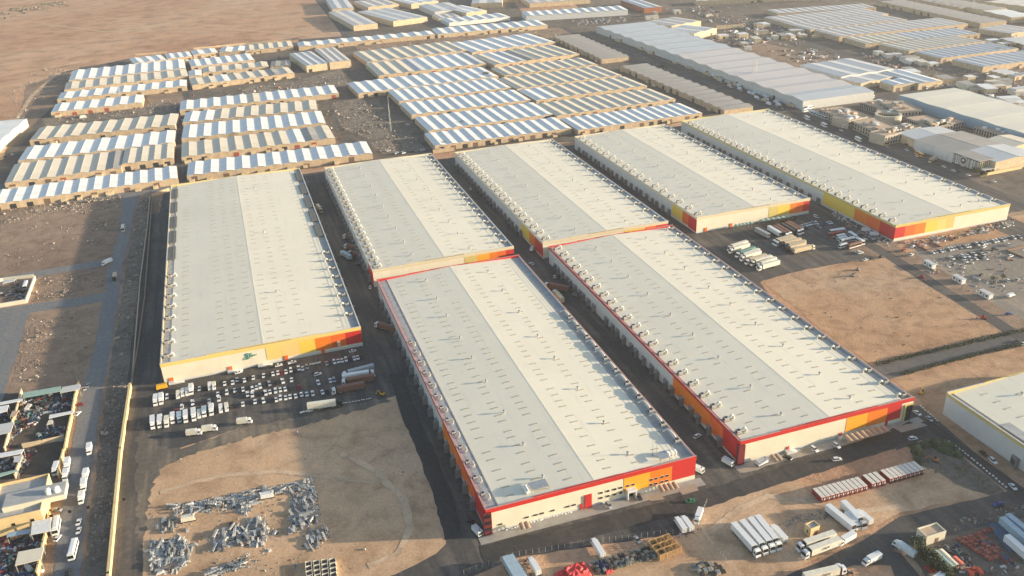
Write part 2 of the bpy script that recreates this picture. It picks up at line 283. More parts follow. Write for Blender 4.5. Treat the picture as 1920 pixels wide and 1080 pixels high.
# far roads and open plots
road('far_road', 'o', [(25,290), (60,240), (105,160), (125,135), (250,110), (440,88), (560,72)], 12, .045, T_FAR)
road('far_road', 'o', [(585,-20), (640,45), (655,68), (560,76)], 22, .045, T_FAR)
road('lane', 'o', [(40,320), (75,235), (110,150)], 16, .04, T_FAR)
road('lane', 'o', [(334,335), (332,255), (340,205), (352,150), (358,118)], 11, .04, T_FAR)
road('avenue', 'o', [(1040,50), (1160,100), (1290,160), (1420,215), (1520,262), (1720,346), (1920,436), (2050,490)], 24, .05, T_ROAD)
road('avenue', 'o', [(1060,60), (1200,105), (1310,150), (1470,205)], 20, .05, T_FAR)
road('highway', 'o', [(1000,36), (1160,32), (1300,18), (1480,3), (1700,-30)], 26, .05, T_FAR)
road('avenue', 'o', [(1290,18), (1400,55), (1560,95), (1720,145), (1930,220)], 26, .05, T_ROAD)
road('lane', 'o', [(1420,204), (1560,190), (1700,178), (1790,160)], 22, .05, T_FAR)
road('lane', 'o', [(640,258), (700,285), (800,270), (1100,262), (1270,226)], 12, .05, T_FAR)
road('lane', 'o', [(0,392), (330,338), (560,312), (700,292)], 10, .05, T_FAR)
flatp('waste_plot', 'o', [(618,195), (700,178), (742,230), (765,256), (690,262), (640,240)], .06, E_RUBBLE, 1, step=3)
flatp('waste_plot', 'o', [(690,268), (770,254), (800,280), (720,290)], .06, E_RUBBLE, 1, step=3)
flatp('waste_plot', 'o', [(275,180), (340,168), (345,192), (280,200)], .06, E_DIRT, 1, step=3)
flatp('waste_plot', 'o', [(80,222), (240,202), (330,190), (330,210), (120,232), (85,240)], .06, E_RUBBLE, 1, step=3)
flatp('waste_plot', 'o', [(560,150), (640,128), (655,160), (450,178), (460,162)], .06, E_RUBBLE, 1, step=3)
flatp('waste_plot', 'o', [(50,160), (130,135), (110,190), (60,235), (30,260)], .06, E_DIRT, 1, step=3)
flatp('waste_plot', 'o', [(655,82), (900,58), (1050,52), (1080,68), (860,80), (680,98)], .06, E_DIRT, 1, step=4)
flatp('waste_plot', 'o', [(960,0), (1060,-5), (1090,18), (985,30)], .06, E_DESERT, 1, step=6)
flatp('waste_plot', 'o', [(1340,105), (1430,80), (1560,110), (1600,140), (1500,165), (1440,150)], .06, E_DIRT, 1, step=4)
flat('pavement', [(58,232.5),(150,232.5),(150,237.3),(58,237.3)], .08, paint((.34,.32,.29), .85, var=.15, scale=.3), .1)
flat('pavement', [(166,234),(257,234),(257,239.1),(166,239.1)], .08, paint((.34,.32,.29), .85, var=.15, scale=.3), .1)
for q in ([(1580,648),(1650,628),(1700,655),(1618,676)],[(1700,640),(1790,618),(1820,650),(1745,660)],[(1895,600),(1990,560),(2010,600),(1920,625)],[(1345,685),(1395,672),(1405,715),(1372,725)]): flatp('paved_pad', 'h', q, .10, paint((.36,.29,.22), .9, var=.15, scale=.3), .1)
for q in ([(628,388),(690,362),(748,385),(660,414)],[(300,488),(330,470),(480,455),(425,485),(340,502)],[(1180,245),(1330,215),(1380,235),(1230,275)]): flatp('paved_pad', 'i', q, .10, paint((.36,.30,.235), .9, var=.15, scale=.3), .1)
M_TRACK = tarmac('tyre_darkened_asphalt', (.055,.053,.05), (.11,.097,.085), .5, 1.2)
road('tyre_track', 'o', [(905,1040),(1000,1018),(1130,985),(1280,948),(1420,905),(1560,862),(1680,820),(1722,800)], 9, .08, M_TRACK, .5, 3)
road('tyre_track', 'o', [(852,1010),(830,930),(800,850),(765,770),(742,700)], 7, .08, M_TRACK, .4, 3)
road('tyre_track', 'o', [(1735,790),(1800,840),(1880,898),(1960,965)], 5, .085, M_TRACK, .3, 3)
E_TRK = earth('packed_wheel_track', [(.54,.38,.25), (.58,.42,.28), (.60,.45,.32)], 1.0, .2, 0, bd=.3)
road('wheel_track', 'o', [(300,925),(360,905),(430,890),(520,885),(600,892),(700,905)], 2.5, .09, E_TRK, .4, 2)
road('wheel_track', 'o', [(690,1062),(745,1040),(770,990),(760,940),(700,880),(640,850)], 3, .09, E_TRK, .5, 2)
road('wheel_track', 'o', [(1330,1000),(1385,955),(1440,930),(1520,940),(1600,960),(1690,950)], 3, .09, E_TRK, .4, 2)
flatp('sand_drift', 'o', [(258,790),(300,838),(340,842),(440,806),(560,783),(640,764),(722,746),(735,752),(600,790),(460,822),(345,858),(300,880),(282,930),(268,1010),(256,1010)], .055, tarmac('sand_drifted_asphalt', (.13,.115,.095), (.30,.235,.17), .8), 1.2, step=2)
road('wheel_track', 'o', [(-30,60),(90,46),(200,60),(330,52),(430,55),(590,66)], 5, .05, E_TRK, 1, 5)
road('wheel_track', 'o', [(0,300),(20,240),(60,180),(110,135)], 5, .07, E_TRK, .7, 4)

# ------------------------------------------------------------------ rooftop cooling units
def unit_meshes():
    U = {}
    b = MB(); b.box(-1.5,1.3,-1.25,1.25,.35,2.3); b.box(-1.35,1.15,-1.27,-1.25,.6,2.0,1); b.box(-1.35,1.15,1.25,1.27,.6,2.0,1); U['body'] = b.mesh('cooler_body', [paint((.48,.47,.43), .6), STEEL])
    g = MB(); g.tube([(-.1,0,2.3), (-.1,0,2.55)], [1.0,.95], 12); g.box(-1.53,-1.5,-1.0,1.0,.7,2.1); U['fan'] = g.mesh('fan_grille', DARK)
    d = MB(); d.tube([(1.2,0,1.5), (2.2,0,1.7), (2.9,0,2.4), (3.7,0,2.9), (4.5,0,2.5), (4.9,0,1.5), (4.9,0,.15)], [.55,.6,.7,.75,.75,.7,.7], 8); U['duct'] = d.mesh('elbow_duct', paint((.58,.56,.50), .6))
    d = MB(); d.tube([(0,1.2,1.6), (0,2.4,2.0), (0,4.5,2.1), (0,8.0,2.0), (-.4,9.2,1.7), (-1.4,9.6,1.0), (-2.6,9.6,.6)], [.55,.75,.8,.55,.5,.45,.45], 8); U['longduct'] = d.mesh('tapered_duct', paint((.62,.60,.54), .6))
    p = MB(); p.box(-2.2,3.4,-1.9,1.9,.12,.32); [p.box(x,x+.2,y,y+.2,0,.12) for x in (-2,0,3) for y in (-1.8,1.6)]; U['base'] = p.mesh('unit_platform', paint((.30,.28,.22), .8))
    p = MB(); p.box(-1.6,1.6,-1.5,1.5,.15,.35); [p.box(x,x+.15,y,y+.15,0,.15) for x in (-1.5,1.3) for y in (-1.4,1.2)]; U['stand'] = p.mesh('unit_stand', STEEL)
    d = MB(); d.tube([(1.2,0,1.4), (2.4,-.3,1.5), (3.0,-1.6,1.4), (3.0,-4.2,1.2), (2.6,-5.0,.8), (1.6,-5.2,.5)], [.5,.55,.55,.5,.45,.45], 8); U['sideduct'] = d.mesh('side_duct', paint((.55,.53,.47), .6))
    t = MB(); t.tube([(0,0,.0), (0,0,1.7)], .9, 12); t.tube([(0,0,1.7), (0,0,2.0)], [.9,.3], 12); U['tank'] = t.mesh('water_tank', WHITE)
    return U
UN = unit_meshes()
def cooler(kind, x, y, z, flip, label, group):
    r = thing('rooftop_cooler', label, 'cooling unit', (x, y, z), math.pi if flip else 0, group); r.scale = dict(A=(.70,.70,.70), B=(.85,.85,.7), C=(.62,.62,.6))[kind]
    link('cabinet', UN['body'], r); link('fan_grille', UN['fan'], r)
    if kind == 'A': link('duct', UN['duct'], r); link('platform', UN['base'], r)
    elif kind == 'B': link('duct', UN['longduct'], r); link('stand', UN['stand'], r)
    else: link('duct', UN['sideduct'], r); link('stand', UN['stand'], r)
    return r

# ------------------------------------------------------------------ the big warehouses
def dock_mesh(s, m):                       # raked dock shelter: tall at the wall, angled front (s = side)
    b = MB(); b.hexa([(0,-1.8,0), (s*2.6,-1.8,0), (s*.7,1.8,0), (0,1.8,0), (0,-1.8,4.2), (s*2.6,-1.8,4.0), (s*.7,1.8,4.0), (0,1.8,4.2)]); 
    b.hexa([(s*2.50,-1.5,1.1), (s*2.58,-1.45,1.1), (s*1.00,1.4,1.1), (s*.92,1.35,1.1), (s*2.50,-1.5,3.6), (s*2.58,-1.45,3.6), (s*1.00,1.4,3.6), (s*.92,1.35,3.6)], 1); return b.mesh('dock_shelter', [m, DARK])
DOCKP = paint((.20,.20,.20), .7); DOCK = {(-1,'g'): dock_mesh(-1, DOCKP), (1,'g'): dock_mesh(1, DOCKP)}  # dark grey carries the shade on these light-coloured shelters
def skylight_mesh():
    b = MB(); b.box(-1.5,1.5,-.32,.32,0,.12); return b.mesh('skylight', SKYL)
SKYM = skylight_mesh()
def vent_meshes():
    a = MB(); a.tube([(0,0,0), (0,0,.9)], .35, 8); a.tube([(0,0,.9), (0,0,1.2), (0,0,1.6), (0,0,1.8)], [.5,.72,.66,.2], 10); return a.mesh('roof_vent', STEEL)
VENTM = vent_meshes()
DOORF = MB(); DOORF.box(-1.1,1.1,-.12,0,0,2.6); DOORF = DOORF.mesh('side_door', RED)
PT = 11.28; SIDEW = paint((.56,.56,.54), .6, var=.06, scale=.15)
def warehouse(key, X, label, band, fronts, lefts, swl, swr, sky, vents, ul, ur, docks_l, docks_r, bh=1.9, lofty=.0, nick=''):
    x0, x1, y0, y1 = X; cx = (x0+x1)/2; root = thing('warehouse', label, 'warehouse', (cx, y0, 0), 0, 'large distribution warehouses'); O = (cx, y0, 0)
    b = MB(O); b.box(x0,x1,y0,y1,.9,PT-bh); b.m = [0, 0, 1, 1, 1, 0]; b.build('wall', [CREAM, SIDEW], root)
    b = MB(O); b.box(x0-.06,x1+.06,y0-.06,y1+.06,0,.9); b.build('plinth', LGREY, root)
    b = MB(O); e = .12; th = .45; zb = PT-bh
    for q in ((x0-e,x1+e,y0-e,y0+th), (x0-e,x1+e,y1-th,y1+e)): b.box(*q, zb, PT)
    b.box(x0-e,x0+th,y0+th,y1-th, zb, PT-.45)
    for a_, b_, z_ in ((.22,.78,.28), (.36,.64,.46)):
        for ya_ in (y0-e, y1-th): b.box(x0+(x1-x0)*a_, x0+(x1-x0)*b_, ya_+.02, ya_+e+th-.02, PT-.1, PT+z_)
    b.build('parapet', band, root); b = MB(O); b.box(x1-th,x1+e,y0+th,y1-th, zb, PT-.45); b.build('side_parapet', LGREY, root)
    b = MB(O)
    for q in ((x0-e-.04,x1+e+.04,y0-e-.04,y0+th+.04), (x0-e-.04,x1+e+.04,y1-th-.04,y1+e+.04)): b.box(*q, PT, PT+.08)
    for q in ((x0-e-.04,x0+th+.04,y0+th+.04,y1-th-.04), (x1-th-.04,x1+e+.04,y0+th+.04,y1-th-.04)): b.box(*q, PT-.45, PT-.37)
    b.build('coping', LGREY if band is not RED else paint((.50,.30,.26), .5), root)
    ze, zr, zs = 10.15, PT+.42, 9.95; a0, a1 = x0+swl, x1-swr; ya, yb = y0+th+.02, y1-th-.02
    b = MB(O)
    b.face([(a0,ya,ze), (cx,ya,zr), (cx,yb,zr), (a0,yb,ze)]); b.face([(cx,ya,zr), (a1,ya,ze), (a1,yb,ze), (cx,yb,zr)])
    b.face([(a0,ya,zs), (a0,ya,ze), (a0,yb,ze), (a0,yb,zs)]); b.face([(a1,ya,ze), (a1,ya,zs), (a1,yb,zs), (a1,yb,ze)])
    roof = b.build('roof', ROOFM, root)
    b = MB(O); b.box(cx-.3,cx+.3,ya,yb,zr-.03,zr+.03); b.build('ridge_cap', ROOFM, roof, (0,0,0))
    b = MB(O); b.box(x0+th+.02,a0-.02,ya,yb,zs-.3,zs); b.box(a1+.02,x1-th-.02,ya,yb,zs-.3,zs)
    for k in range(int((y1-y0)/8)):        # cross ribs of the gutter walkway
        yy = y0+4+k*8
        if swl > 3: b.box(x0+th+.1,a0-.1,yy,yy+.25,zs,zs+.12)
        if swr > 3: b.box(a1+.1,x1-th-.1,yy,yy+.25,zs,zs+.12)
    b.build('roof_walkway', STRIPM, root)
    for s, sw, xx in ((-1, swl, a0), (1, swr, a1)):
        if sw > 3.5:
            b = MB(O); xr = xx+s*.35
            b.box(xr-.03,xr+.03,ya+.5,yb-.5,zs+1.0,zs+1.08); b.box(xr-.03,xr+.03,ya+.5,yb-.5,zs+.55,zs+.6)
            for k in range(int((yb-ya)/3)): b.box(xr-.04,xr+.04,ya+.6+k*3,ya+.68+k*3,zs,zs+1.05)
            b.build('walkway_railing', STEEL, root)
    def zroof(x): return ze+(zr-ze)*(1-abs(x-cx)/((a1-a0)/2))
    # skylights: nearest hundred as parts, the rest one part
    ys = []; y = y0+5.5; k = 0
    while y < y1-6: ys.append(y); k += 1; y += sky[1]*(1.0 if k % 4 else 1.45)
    cols = sky[0]; cells = [(x0+(x1-x0)*f+uni(-.15,.15), y+uni(-.5,.5)) for y in ys for f in cols if rnd() > .05]
    for (x, y) in cells[:sky[2]]:
        o = link('skylight', SKYM, root, (x-cx, y-y0, zroof(x)+.01)); o.rotation_euler.y = (-1 if x < cx else 1)*math.atan((zr-ze)/((a1-a0)/2))
    if len(cells) > sky[2]:
        b = MB(O)
        for (x, y) in cells[sky[2]:]: b.box(x-1.5,x+1.5,y-.32,y+.32,zroof(x)-.03,zroof(x)+.11)
        tag(b.build('skylight_field', SKYL, root), None, None, None, 'stuff')
    for f, n, ph in vents:
        for k in range(n):
            x = x0+(x1-x0)*f; link('roof_vent', VENTM, root, (x-cx, (y1-y0)*(k+ph)/n+uni(-2,2), zroof(x)-.02)).scale = (.85,.85,.85)
    for (f0, f1, m) in fronts:
        b = MB(O); b.box(x0+(x1-x0)*f0+.03, x0+(x1-x0)*f1-.03, y0-.10, y0+.02, 2.2, zb-.01); b.build('facade_panel', m, root)
    for (f0, f1, m) in lefts:
        b = MB(O); b.box(x0-.10, x0+.02, y0+(y1-y0)*f0+(.0 if f0 else -.10), y0+(y1-y0)*f1-.03, 1.6 if f0 else .95, zb-.01); b.build('facade_panel', m, root)
    for (side, spec) in ((-1, docks_l), (1, docks_r)):
        for (t0, t1, n) in spec:
            for k in range(n):
                g = (k*(t1-t0)/max(1, n-1))+t0; g += .004*((k % 3)-1)
                link('dock_shelter', DOCK[(side,'g')], root, ((x0 if side < 0 else x1)-cx, (y1-y0)*g, 0))
    for (side, spec) in (('left', ul), ('right', ur)):
        for q, (t0, t1, n, kind, dx) in enumerate(spec):
            for k in range(n):
                t = t0+(t1-t0)*k/max(1, n-1); xx = x0+dx if side == 'left' else x1-dx; flip = side == 'right' and kind != 'B'
                nm = '%s rooftop cooler from the front, %s edge of %s' % (ORD[k], side, nick)
                cooler(kind, xx, y0+(y1-y0)*t+uni(-.5,.5), zs if (swl if side == 'left' else swr) > 3 else ze, flip, nm, 'rooftop coolers along the %s edge of %s' % (side, nick))
    return root, O, (x0, x1, y0, y1)
def wpart(O, root, name, m, *bx):
    b = MB(O)
    for q in bx: b.box(*q)
    return b.build(name, m, root)
C6 = [.13,.27,.40,.59,.73,.86]
V3 = [(.30, 9, .45), (.70, 9, .35)]
w1, O1, B1 = warehouse('W1', (-54.1,43.2,395,680.4), 'yellow-banded white warehouse with a teal sign, leftmost of the large ones', PALEY,
  [(.506,.587,PALEY),(.587,.674,PEACH),(.674,.756,YELLOW),(.756,.839,ORANGE),(.839,.915,REDOR),(.915,1,RED)], [], 4.5, 4.6, ([.12,.30,.38,.46,.545,.625,.715,.90], 7.4, 96), [(.62,3,.6)],
  [(.03,.38,8,'A',2.6)], [(.06,.37,8,'A',2.4)], [], [(.1,.95,20)], nick='the teal-sign roof')
w2, O2, B2 = warehouse('W2', (61.7,149.1,461.8,672.3), 'beige-banded warehouse directly behind the nearest roof, second in the back row', BEIGEB,
  [(.64,.73,OLIVEY),(.73,.82,AMBER),(.82,.88,ORANGE),(.88,.94,REDOR),(.94,1,RED)], [(0,.08,RED)], 4.2, 4.2, (C6, 6.2, 60), V3,
  [(.03,.97,19,'A',2.6)], [(.05,.97,17,'A',2.4)], [(.05,.95,24)], [(.05,.95,20)], nick='the beige-banded second back-row roof')
w3, O3, B3 = warehouse('W3', (167.5,253.8,460.2,666), 'beige-banded warehouse in the back row, third from the left', BEIGEB,
  [(.64,.81,YELLOW),(.81,.90,REDOR),(.90,1,RED)], [(0,.07,RED),(.07,.12,ORANGE),(.12,.2,YELLOW)], 1.6, 4.0, (C6, 6.2, 48), V3,
  [(.03,.97,19,'A',3.0)], [(.05,.97,15,'A',2.4)], [(.2,.95,20)], [(.05,.95,20)], nick='the third back-row roof')
w4, O4, B4 = warehouse('W4', (273.4,359.6,457.8,664.4), 'beige-banded warehouse facing the truck park, fourth in the back row', BEIGEB,
  [(.63,.71,OLIVEY),(.71,.82,YELLOW),(.82,.885,ORANGE),(.885,.94,REDOR),(.94,1,RED)], [(0,.05,RED),(.05,.09,REDOR),(.09,.16,YELLOW)], 1.6, 4.0, (C6, 6.5, 30), V3,
  [(.03,.97,17,'A',3.0)], [(.05,.97,16,'A',2.4)], [(.18,.95,20)], [(.1,.95,18)], nick='the roof above the truck park')
w5, O5, B5 = warehouse('W5', (377.3,467.1,396.1,667.7), 'longest white roof with olive-yellow band beside the avenue, farthest right in back row', OLIVEY,
  [(0,.085,RED),(.085,.17,REDOR),(.17,.26,ORANGE),(.26,.36,YELLOW),(.36,.44,PALEY),(.44,.51,OLIVEY)], [(0,.05,RED),(.05,.095,REDOR),(.095,.14,ORANGE),(.14,.26,YELLOW)], 1.6, 4.0, ([.2,.8], 9, 20), [(.15,11,.45),(.35,11,.3),(.65,11,.35),(.85,11,.5)],
  [(.03,.97,30,'A',3.0)], [(.04,.97,24,'A',2.4)], [(.28,.95,22)], [], nick='the long avenue-side roof')
w6, O6, B6 = warehouse('W6', (61.8,147.7,237.4,448.1), 'nearest red-banded white warehouse with rows of small windows above its entrance', RED,
  [(.64,.77,AMBER),(.77,.88,REDOR if False else ORANGE),(.88,1,RED)], [(0,.07,RED),(.07,.18,REDOR),(.18,.3,ORANGE)], 5.4, 5.6, (C6, 5.1, 100), [(.30, 9, .45), (.72, 8, .35)],
  [(.045,.63,13,'C',1.9)], [(.06,.60,11,'B',1.7)], [(.08,.93,20)], [(.05,.95,24)], nick='the nearest red-banded roof')
w7, O7, B7 = warehouse('W7', (168.7,253.0,239.2,452.8), 'red-banded white warehouse with a glass corner entrance, right of the nearest one', RED,
  [(.60,.725,AMBER),(.725,.845,ORANGE),(.845,.93,RED)], [(0,.06,RED),(.06,.11,REDOR),(.11,.26,ORANGE)], 1.6, 4.4, (C6, 5.6, 96), V3,
  [(.03,.98,22,'A',3.0)], [(.02,.98,20,'A',2.4)], [(.07,.33,8),(.36,.60,8),(.68,.95,10)], [(.1,.95,10)], nick='the glass-cornered red-banded roof')
a8 = G(1776,735,PT)
w8, O8, B8 = warehouse('W8', (a8.x, a8.x+90, a8.y-190, a8.y), 'olive-banded warehouse with raked docks, cut off at the right edge', OLIVEY, [], [], 3, 4, ([.16,.3,.44], 6, 60), [(.3,8,.5)],
  [], [], [(.30,.80,14)], [], nick='the roof at the right edge')
for t in (.60,.80): wpart(O8, w8, 'roof_platform', STRIPM, (B8[0]+2.2,B8[0]+7,B8[3]-190*(1-t)-9,B8[3]-190*(1-t)+12,10.4,10.75))
for t, s in [(t, s) for t in (.47,.57,.67,.78,.89) for s in (0, 1)]:   # dark grating platforms on the first roof
    yy = 395+285.4*t; xx = (-54.1+.8, -54.1+5.2) if s == 0 else (43.2-5.4, 43.2-.7)
    wpart(O1, w1, 'roof_platform', paint((.13,.13,.12), .7, var=.3), (xx[0],xx[1],yy,yy+22,10.62,10.78))
# front details of the nearest warehouse
fx = lambda f: B6[0]+(B6[1]-B6[0])*f
for k, f in enumerate([.53,.563,.596,.625,.66,.685,.775,.80,.83,.855]):
    for z in (2.6,5.0):
        w = wpart(O6, w6, 'window_frame', CREAM, (fx(f)-.75,fx(f)+.75,B6[2]-.2,B6[2]-.1,z-.08,z+.98)); wb = MB(O6); wb.box(fx(f)-.66,fx(f)+.66,B6[2]-.23,B6[2]-.2,z,z+.9); wb.build('pane', GLASS, w)
for f in (.06,.18,.22,.25,.30,.37,.40): wpart(O6, w6, 'wall_louvre', DARK, (fx(f)-.8,fx(f)+.8,B6[2]-.25,B6[2]-.0,2.7,3.3))
wpart(O6, w6, 'stair_door', RED, (fx(.47)-1.6,fx(.47)+1.2,B6[2]-.5,B6[2]-.1,0,6.3)); wpart(O6, w6, 'stair_door', RED, (fx(.435)-.5,fx(.435)+.6,B6[2]-.35,B6[2]-.1,0,2.6))
wpart(O6, w6, 'corner_frame', MAROON, (B6[0]-1.2,B6[0]-.14,B6[2]-1.0,B6[2]+.6,0,10.0), (B6[0]-.14,B6[0]+1.8,B6[2]-1.0,B6[2]-.16,0,10.0))
for z in (2,5,8): wpart(O6, w6, 'corner_window', GLASS, (B6[0]-.9,B6[0]+1.5,B6[2]-1.06,B6[2]-1.0,z,z+1.6))
wpart(O6, w6, 'entrance_porch', WHITE, (fx(.672)-1.9,fx(.672)-1.5,B6[2]-2.2,B6[2]-.1,0,3.4), (fx(.672)+1.5,fx(.672)+1.9,B6[2]-2.2,B6[2]-.1,0,3.4), (fx(.672)-1.9,fx(.672)+1.9,B6[2]-2.2,B6[2]-.1,3.4,4.3)); wpart(O6, w6, 'entrance_door', GLASS, (fx(.672)-1.4,fx(.672)+1.4,B6[2]-.16,B6[2]-.1,0,3.3))
# the second red warehouse: corner frame, glass entrance, doors
f7 = lambda f: B7[0]+(B7[1]-B7[0])*f
wpart(O7, w7, 'corner_frame', MAROON, (B7[0]-1.2,B7[0]-.14,B7[2]-1.0,B7[2]+.6,0,9.6), (B7[0]-.14,B7[0]+1.8,B7[2]-1.0,B7[2]-.16,0,9.6))
wpart(O7, w7, 'entrance_glazing', GLASS, (f7(.955),f7(.995),B7[2]-.5,B7[2]-.1,.3,7.5)); wpart(O7, w7, 'entrance_frame', OLIVEY, (f7(.945),f7(.955),B7[2]-.6,B7[2]-.08,.0,8.0), (f7(.945),f7(1.0),B7[2]-.6,B7[2]-.08,8.0,8.4))
for f in (.27,.575,.85): wpart(O7, w7, 'side_door', RED, (f7(f)-.6,f7(f)+.6,B7[2]-.3,B7[2]-.1,0,2.6))
for w, O, B, fs in ((w1,O1,B1,(.035,.32,.60,.79)), (w4,O4,B4,(.08,.30)), (w2,O2,B2,())):
    for f in fs: x = B[0]+(B[1]-B[0])*f; wpart(O, w, 'side_door', REDOR, (x-.9,x+.9,B[2]-.4,B[2]-.12,.2,2.9))
wpart(O1, w1, 'office_bay', SAND, (B1[0]+97.3*.868,B1[0]+97.3*.885,B1[2]-1.8,B1[2]-.12,2.8,5.6))
# front stair ramps at the foot of the walls
for w, O, B, fs in ((w1,O1,B1,(.035,.32,.47)), (w7,O7,B7,(.27,.575))):
    for f in fs:
        x = B[0]+(B[1]-B[0])*f; b = MB(O); b.hexa([(x-1.5,B[2]-2.2,0),(x+6,B[2]-2.2,0),(x+6,B[2]-.2,0),(x-1.5,B[2]-.2,0),(x-1.5,B[2]-2.2,1.2),(x+1,B[2]-2.2,1.2),(x+1,B[2]-.2,1.2),(x-1.5,B[2]-.2,1.2)]); b.build('door_ramp', LGREY, w)
# teal sign: Latin letters with the Arabic word across their foot, as on the wall
R90 = (math.pi/2, 0, 0); sx = B1[0]+97.3*.425-(B1[0]+B1[1])/2
lettering('sign_letter', 'S', 3.4, (sx-1.7, -.2, 7.0), R90, TEAL, w1, .06, .15); lettering('sign_letters', 'PL', 2.1, (sx+.6, -.2, 7.4), R90, paint((.12,.34,.33), .4), w1, .05, .15)
b = MB()
pth = lambda pp, r: b.tube([(sx+x*.62, -.34, 6.2+z*.62) for x, z in pp], [v*.62 for v in r] if isinstance(r, list) else r*.62, 6)
pth([(.0,2.3),(-.15,1.0),(-.5,-.3),(-1.2,-1.2),(-2.4,-1.6),(-3.4,-1.3),(-4.0,-.4)], [.22,.3,.36,.4,.4,.36,.2]); pth([(-.1,-.1),(.8,.1),(1.5,.0),(1.9,.7)], .24)
pth([(1.4,.05),(2.4,.25),(2.9,.9),(3.0,.35),(3.6,.45),(4.0,1.0),(4.1,.5),(4.8,.7),(5.2,1.4)], .24); pth([(1.4,-.9),(1.75,-.9)], .22)
b.build('sign_script', TEAL, w1)
# stair houses, tanks and plant on the near roof's front edge
wpart(O6, w6, 'roof_canopy', STEEL, (fx(.22),fx(.30),B6[2]+3.0,B6[2]+7.5,12.2,12.35), (fx(.22),fx(.222),B6[2]+3,B6[2]+3.2,10.5,12.2), (fx(.298),fx(.30),B6[2]+3,B6[2]+3.2,10.5,12.2), (fx(.22),fx(.222),B6[2]+7.2,B6[2]+7.4,10.5,12.2), (fx(.298),fx(.30),B6[2]+7.2,B6[2]+7.4,10.5,12.2))
b = MB(); b.tube([(0,0,.8),(0,3.6,.8)], .8, 12); b.box(-.5,.5,.4,.6,0,.3); b.box(-.5,.5,3,3.2,0,.3); tag(b.build('water_tank', WHITE, None, (fx(.205), B6[2]+3.2, 10.75)), 'white horizontal water tank beside the metal canopy on the nearest red-banded roof', 'water tank')
wpart(O6, w6, 'roof_canopy', STEEL, (fx(.83),fx(.88),B6[2]+2.0,B6[2]+6.5,12.1,12.25), (fx(.83),fx(.832),B6[2]+2,B6[2]+2.2,10.5,12.1), (fx(.878),fx(.88),B6[2]+2,B6[2]+2.2,10.5,12.1))
for xx, hh in ((.825,9.0), (.845,5.5)):
    b = MB(); b.tube([(0,0,0),(0,0,hh)], [.09,.05], 6); b.box(-.3,.3,-.3,.3,0,.1); tag(b.build('roof_antenna', STEEL, None, (fx(xx), B6[2]+7.5, 10.7)), ('taller' if hh > 6 else 'shorter')+' thin antenna mast on the front right of the nearest red-banded roof', 'antenna')
for k in range(3): b = MB(); b.tube([(0,0,0),(0,0,1.2),(0,.8,1.9),(0,2.0,1.9),(0,2.4,1.0)], .4, 8); wz = b.build('air_duct', WHITE, w6, (fx(.89+.018*k)-O6[0], 4.5, 10.5), .5)
# ------------------------------------------------------------------ rows of sheds
def shed_row(t, Lp, Rp, Bp, n, mats, label, eave=5.2, rise=None, group='rows of gabled sheds', wall=None, doors='kn', door_p=.55, slope_back=False, cat='shed row'):
    Lw, Rw, Bw = GP(t, *Lp, eave), GP(t, *Rp, eave), GP(t, *Bp, eave); u = (Rw-Lw); ln = u.length; u.normalize()
    v = Vector((-u.y, u.x, 0)); d = (Bw-Lw).dot(v); sgn = 1 if d > 0 else -1; d = abs(d)*(.93 if cat == 'shed row' else 1); w = ln/n; rise = rise if rise is not None else min(2.2, .076*w)
    ang = math.atan2(u.y, u.x); root = thing('shed_row', label, cat, (Lw.x, Lw.y, 0), ang, group); wm = wall or TAN
    y0, y1 = (0, d) if sgn > 0 else (-d, 0); b = MB()
    prof = [(0, 0), (ln, 0), (ln, eave)]
    for i in range(n-1, -1, -1): prof += [((i+.5)*w, eave+rise), (i*w, eave)]
    b.prism(prof, y0, y1); b.build('wall', wm, root)
    cache = {}
    for i in range(n):
        c = mats[i % len(mats)] if len(mats) < n else mats[i]; k = (c, rnd() < .3)
        if c not in cache:
            o, th, e = .5, .14, .04; q = MB(); h = w/2
            q.hexa([(e,y0-o,eave+.04),(h,y0-o,eave+rise+.04),(h,y1+o,eave+rise+.04),(e,y1+o,eave+.04),(e,y0-o,eave+th),(h,y0-o,eave+rise+th),(h,y1+o,eave+rise+th),(e,y1+o,eave+th)])
            q.hexa([(h,y0-o,eave+rise+.04),(w-e,y0-o,eave+.04),(w-e,y1+o,eave+.04),(h,y1+o,eave+rise+.04),(h,y0-o,eave+rise+th),(w-e,y0-o,eave+th),(w-e,y1+o,eave+th),(h,y1+o,eave+rise+th)])
            q.box(h-.25,h+.25,y0-o,y1+o,eave+rise+.08,eave+rise+.22); cache[c] = q.mesh('bay_roof', SHEDM[c])
        link('bay_roof', cache[c], root, (i*w, 0, 0))
        if rnd() < door_p:
            fy = y0-.12 if sgn > 0 else y1+.12; dw = min(2.2, w*.22); q = MB(); x = (i+.5)*w+uni(-.1,.1)*w; q.box(x-dw,x+dw,min(fy,fy+.1),max(fy,fy+.1),0,uni(3.2,4.2)); q.build('roller_door', DOORM[random.choice(doors)], root)
    # low yard walls and lean-tos in front of some bays belong to the row
    if door_p > .3:
        fy = y0 if sgn > 0 else y1
        for i in range(n):
            q = MB()
            if rnd() < .45:
                x = i*w+uni(.05,.4)*w; q.box(x, x+w*uni(.25,.5), *sorted((fy-sgn*uni(1.5,3.5), fy-sgn*.05)), 0, uni(1.6,3.0)); q.build('lean_to', TAN2, root)
    return root
A = lambda *k, **kw: shed_row('a', *k, **kw)
A((385,455),(1045,385),(410,395),9,'w','white shed row, backmost of the left block behind the desert road')
A((360,508),(1060,428),(385,462),9,'b','beige shed row between two white rows at the upper left')
A((320,562),(1050,485),(345,520),9,'w','white shed row in the left block, just above the red-doored one')
A((285,635),(800,578),(305,585),6,'w','short white shed row with red doors in the left block', doors='rr', door_p=.8)
A((755,360),(938,336),(755,326),3,'w','three-bay white sheds by the desert road, leftmost along the edge')
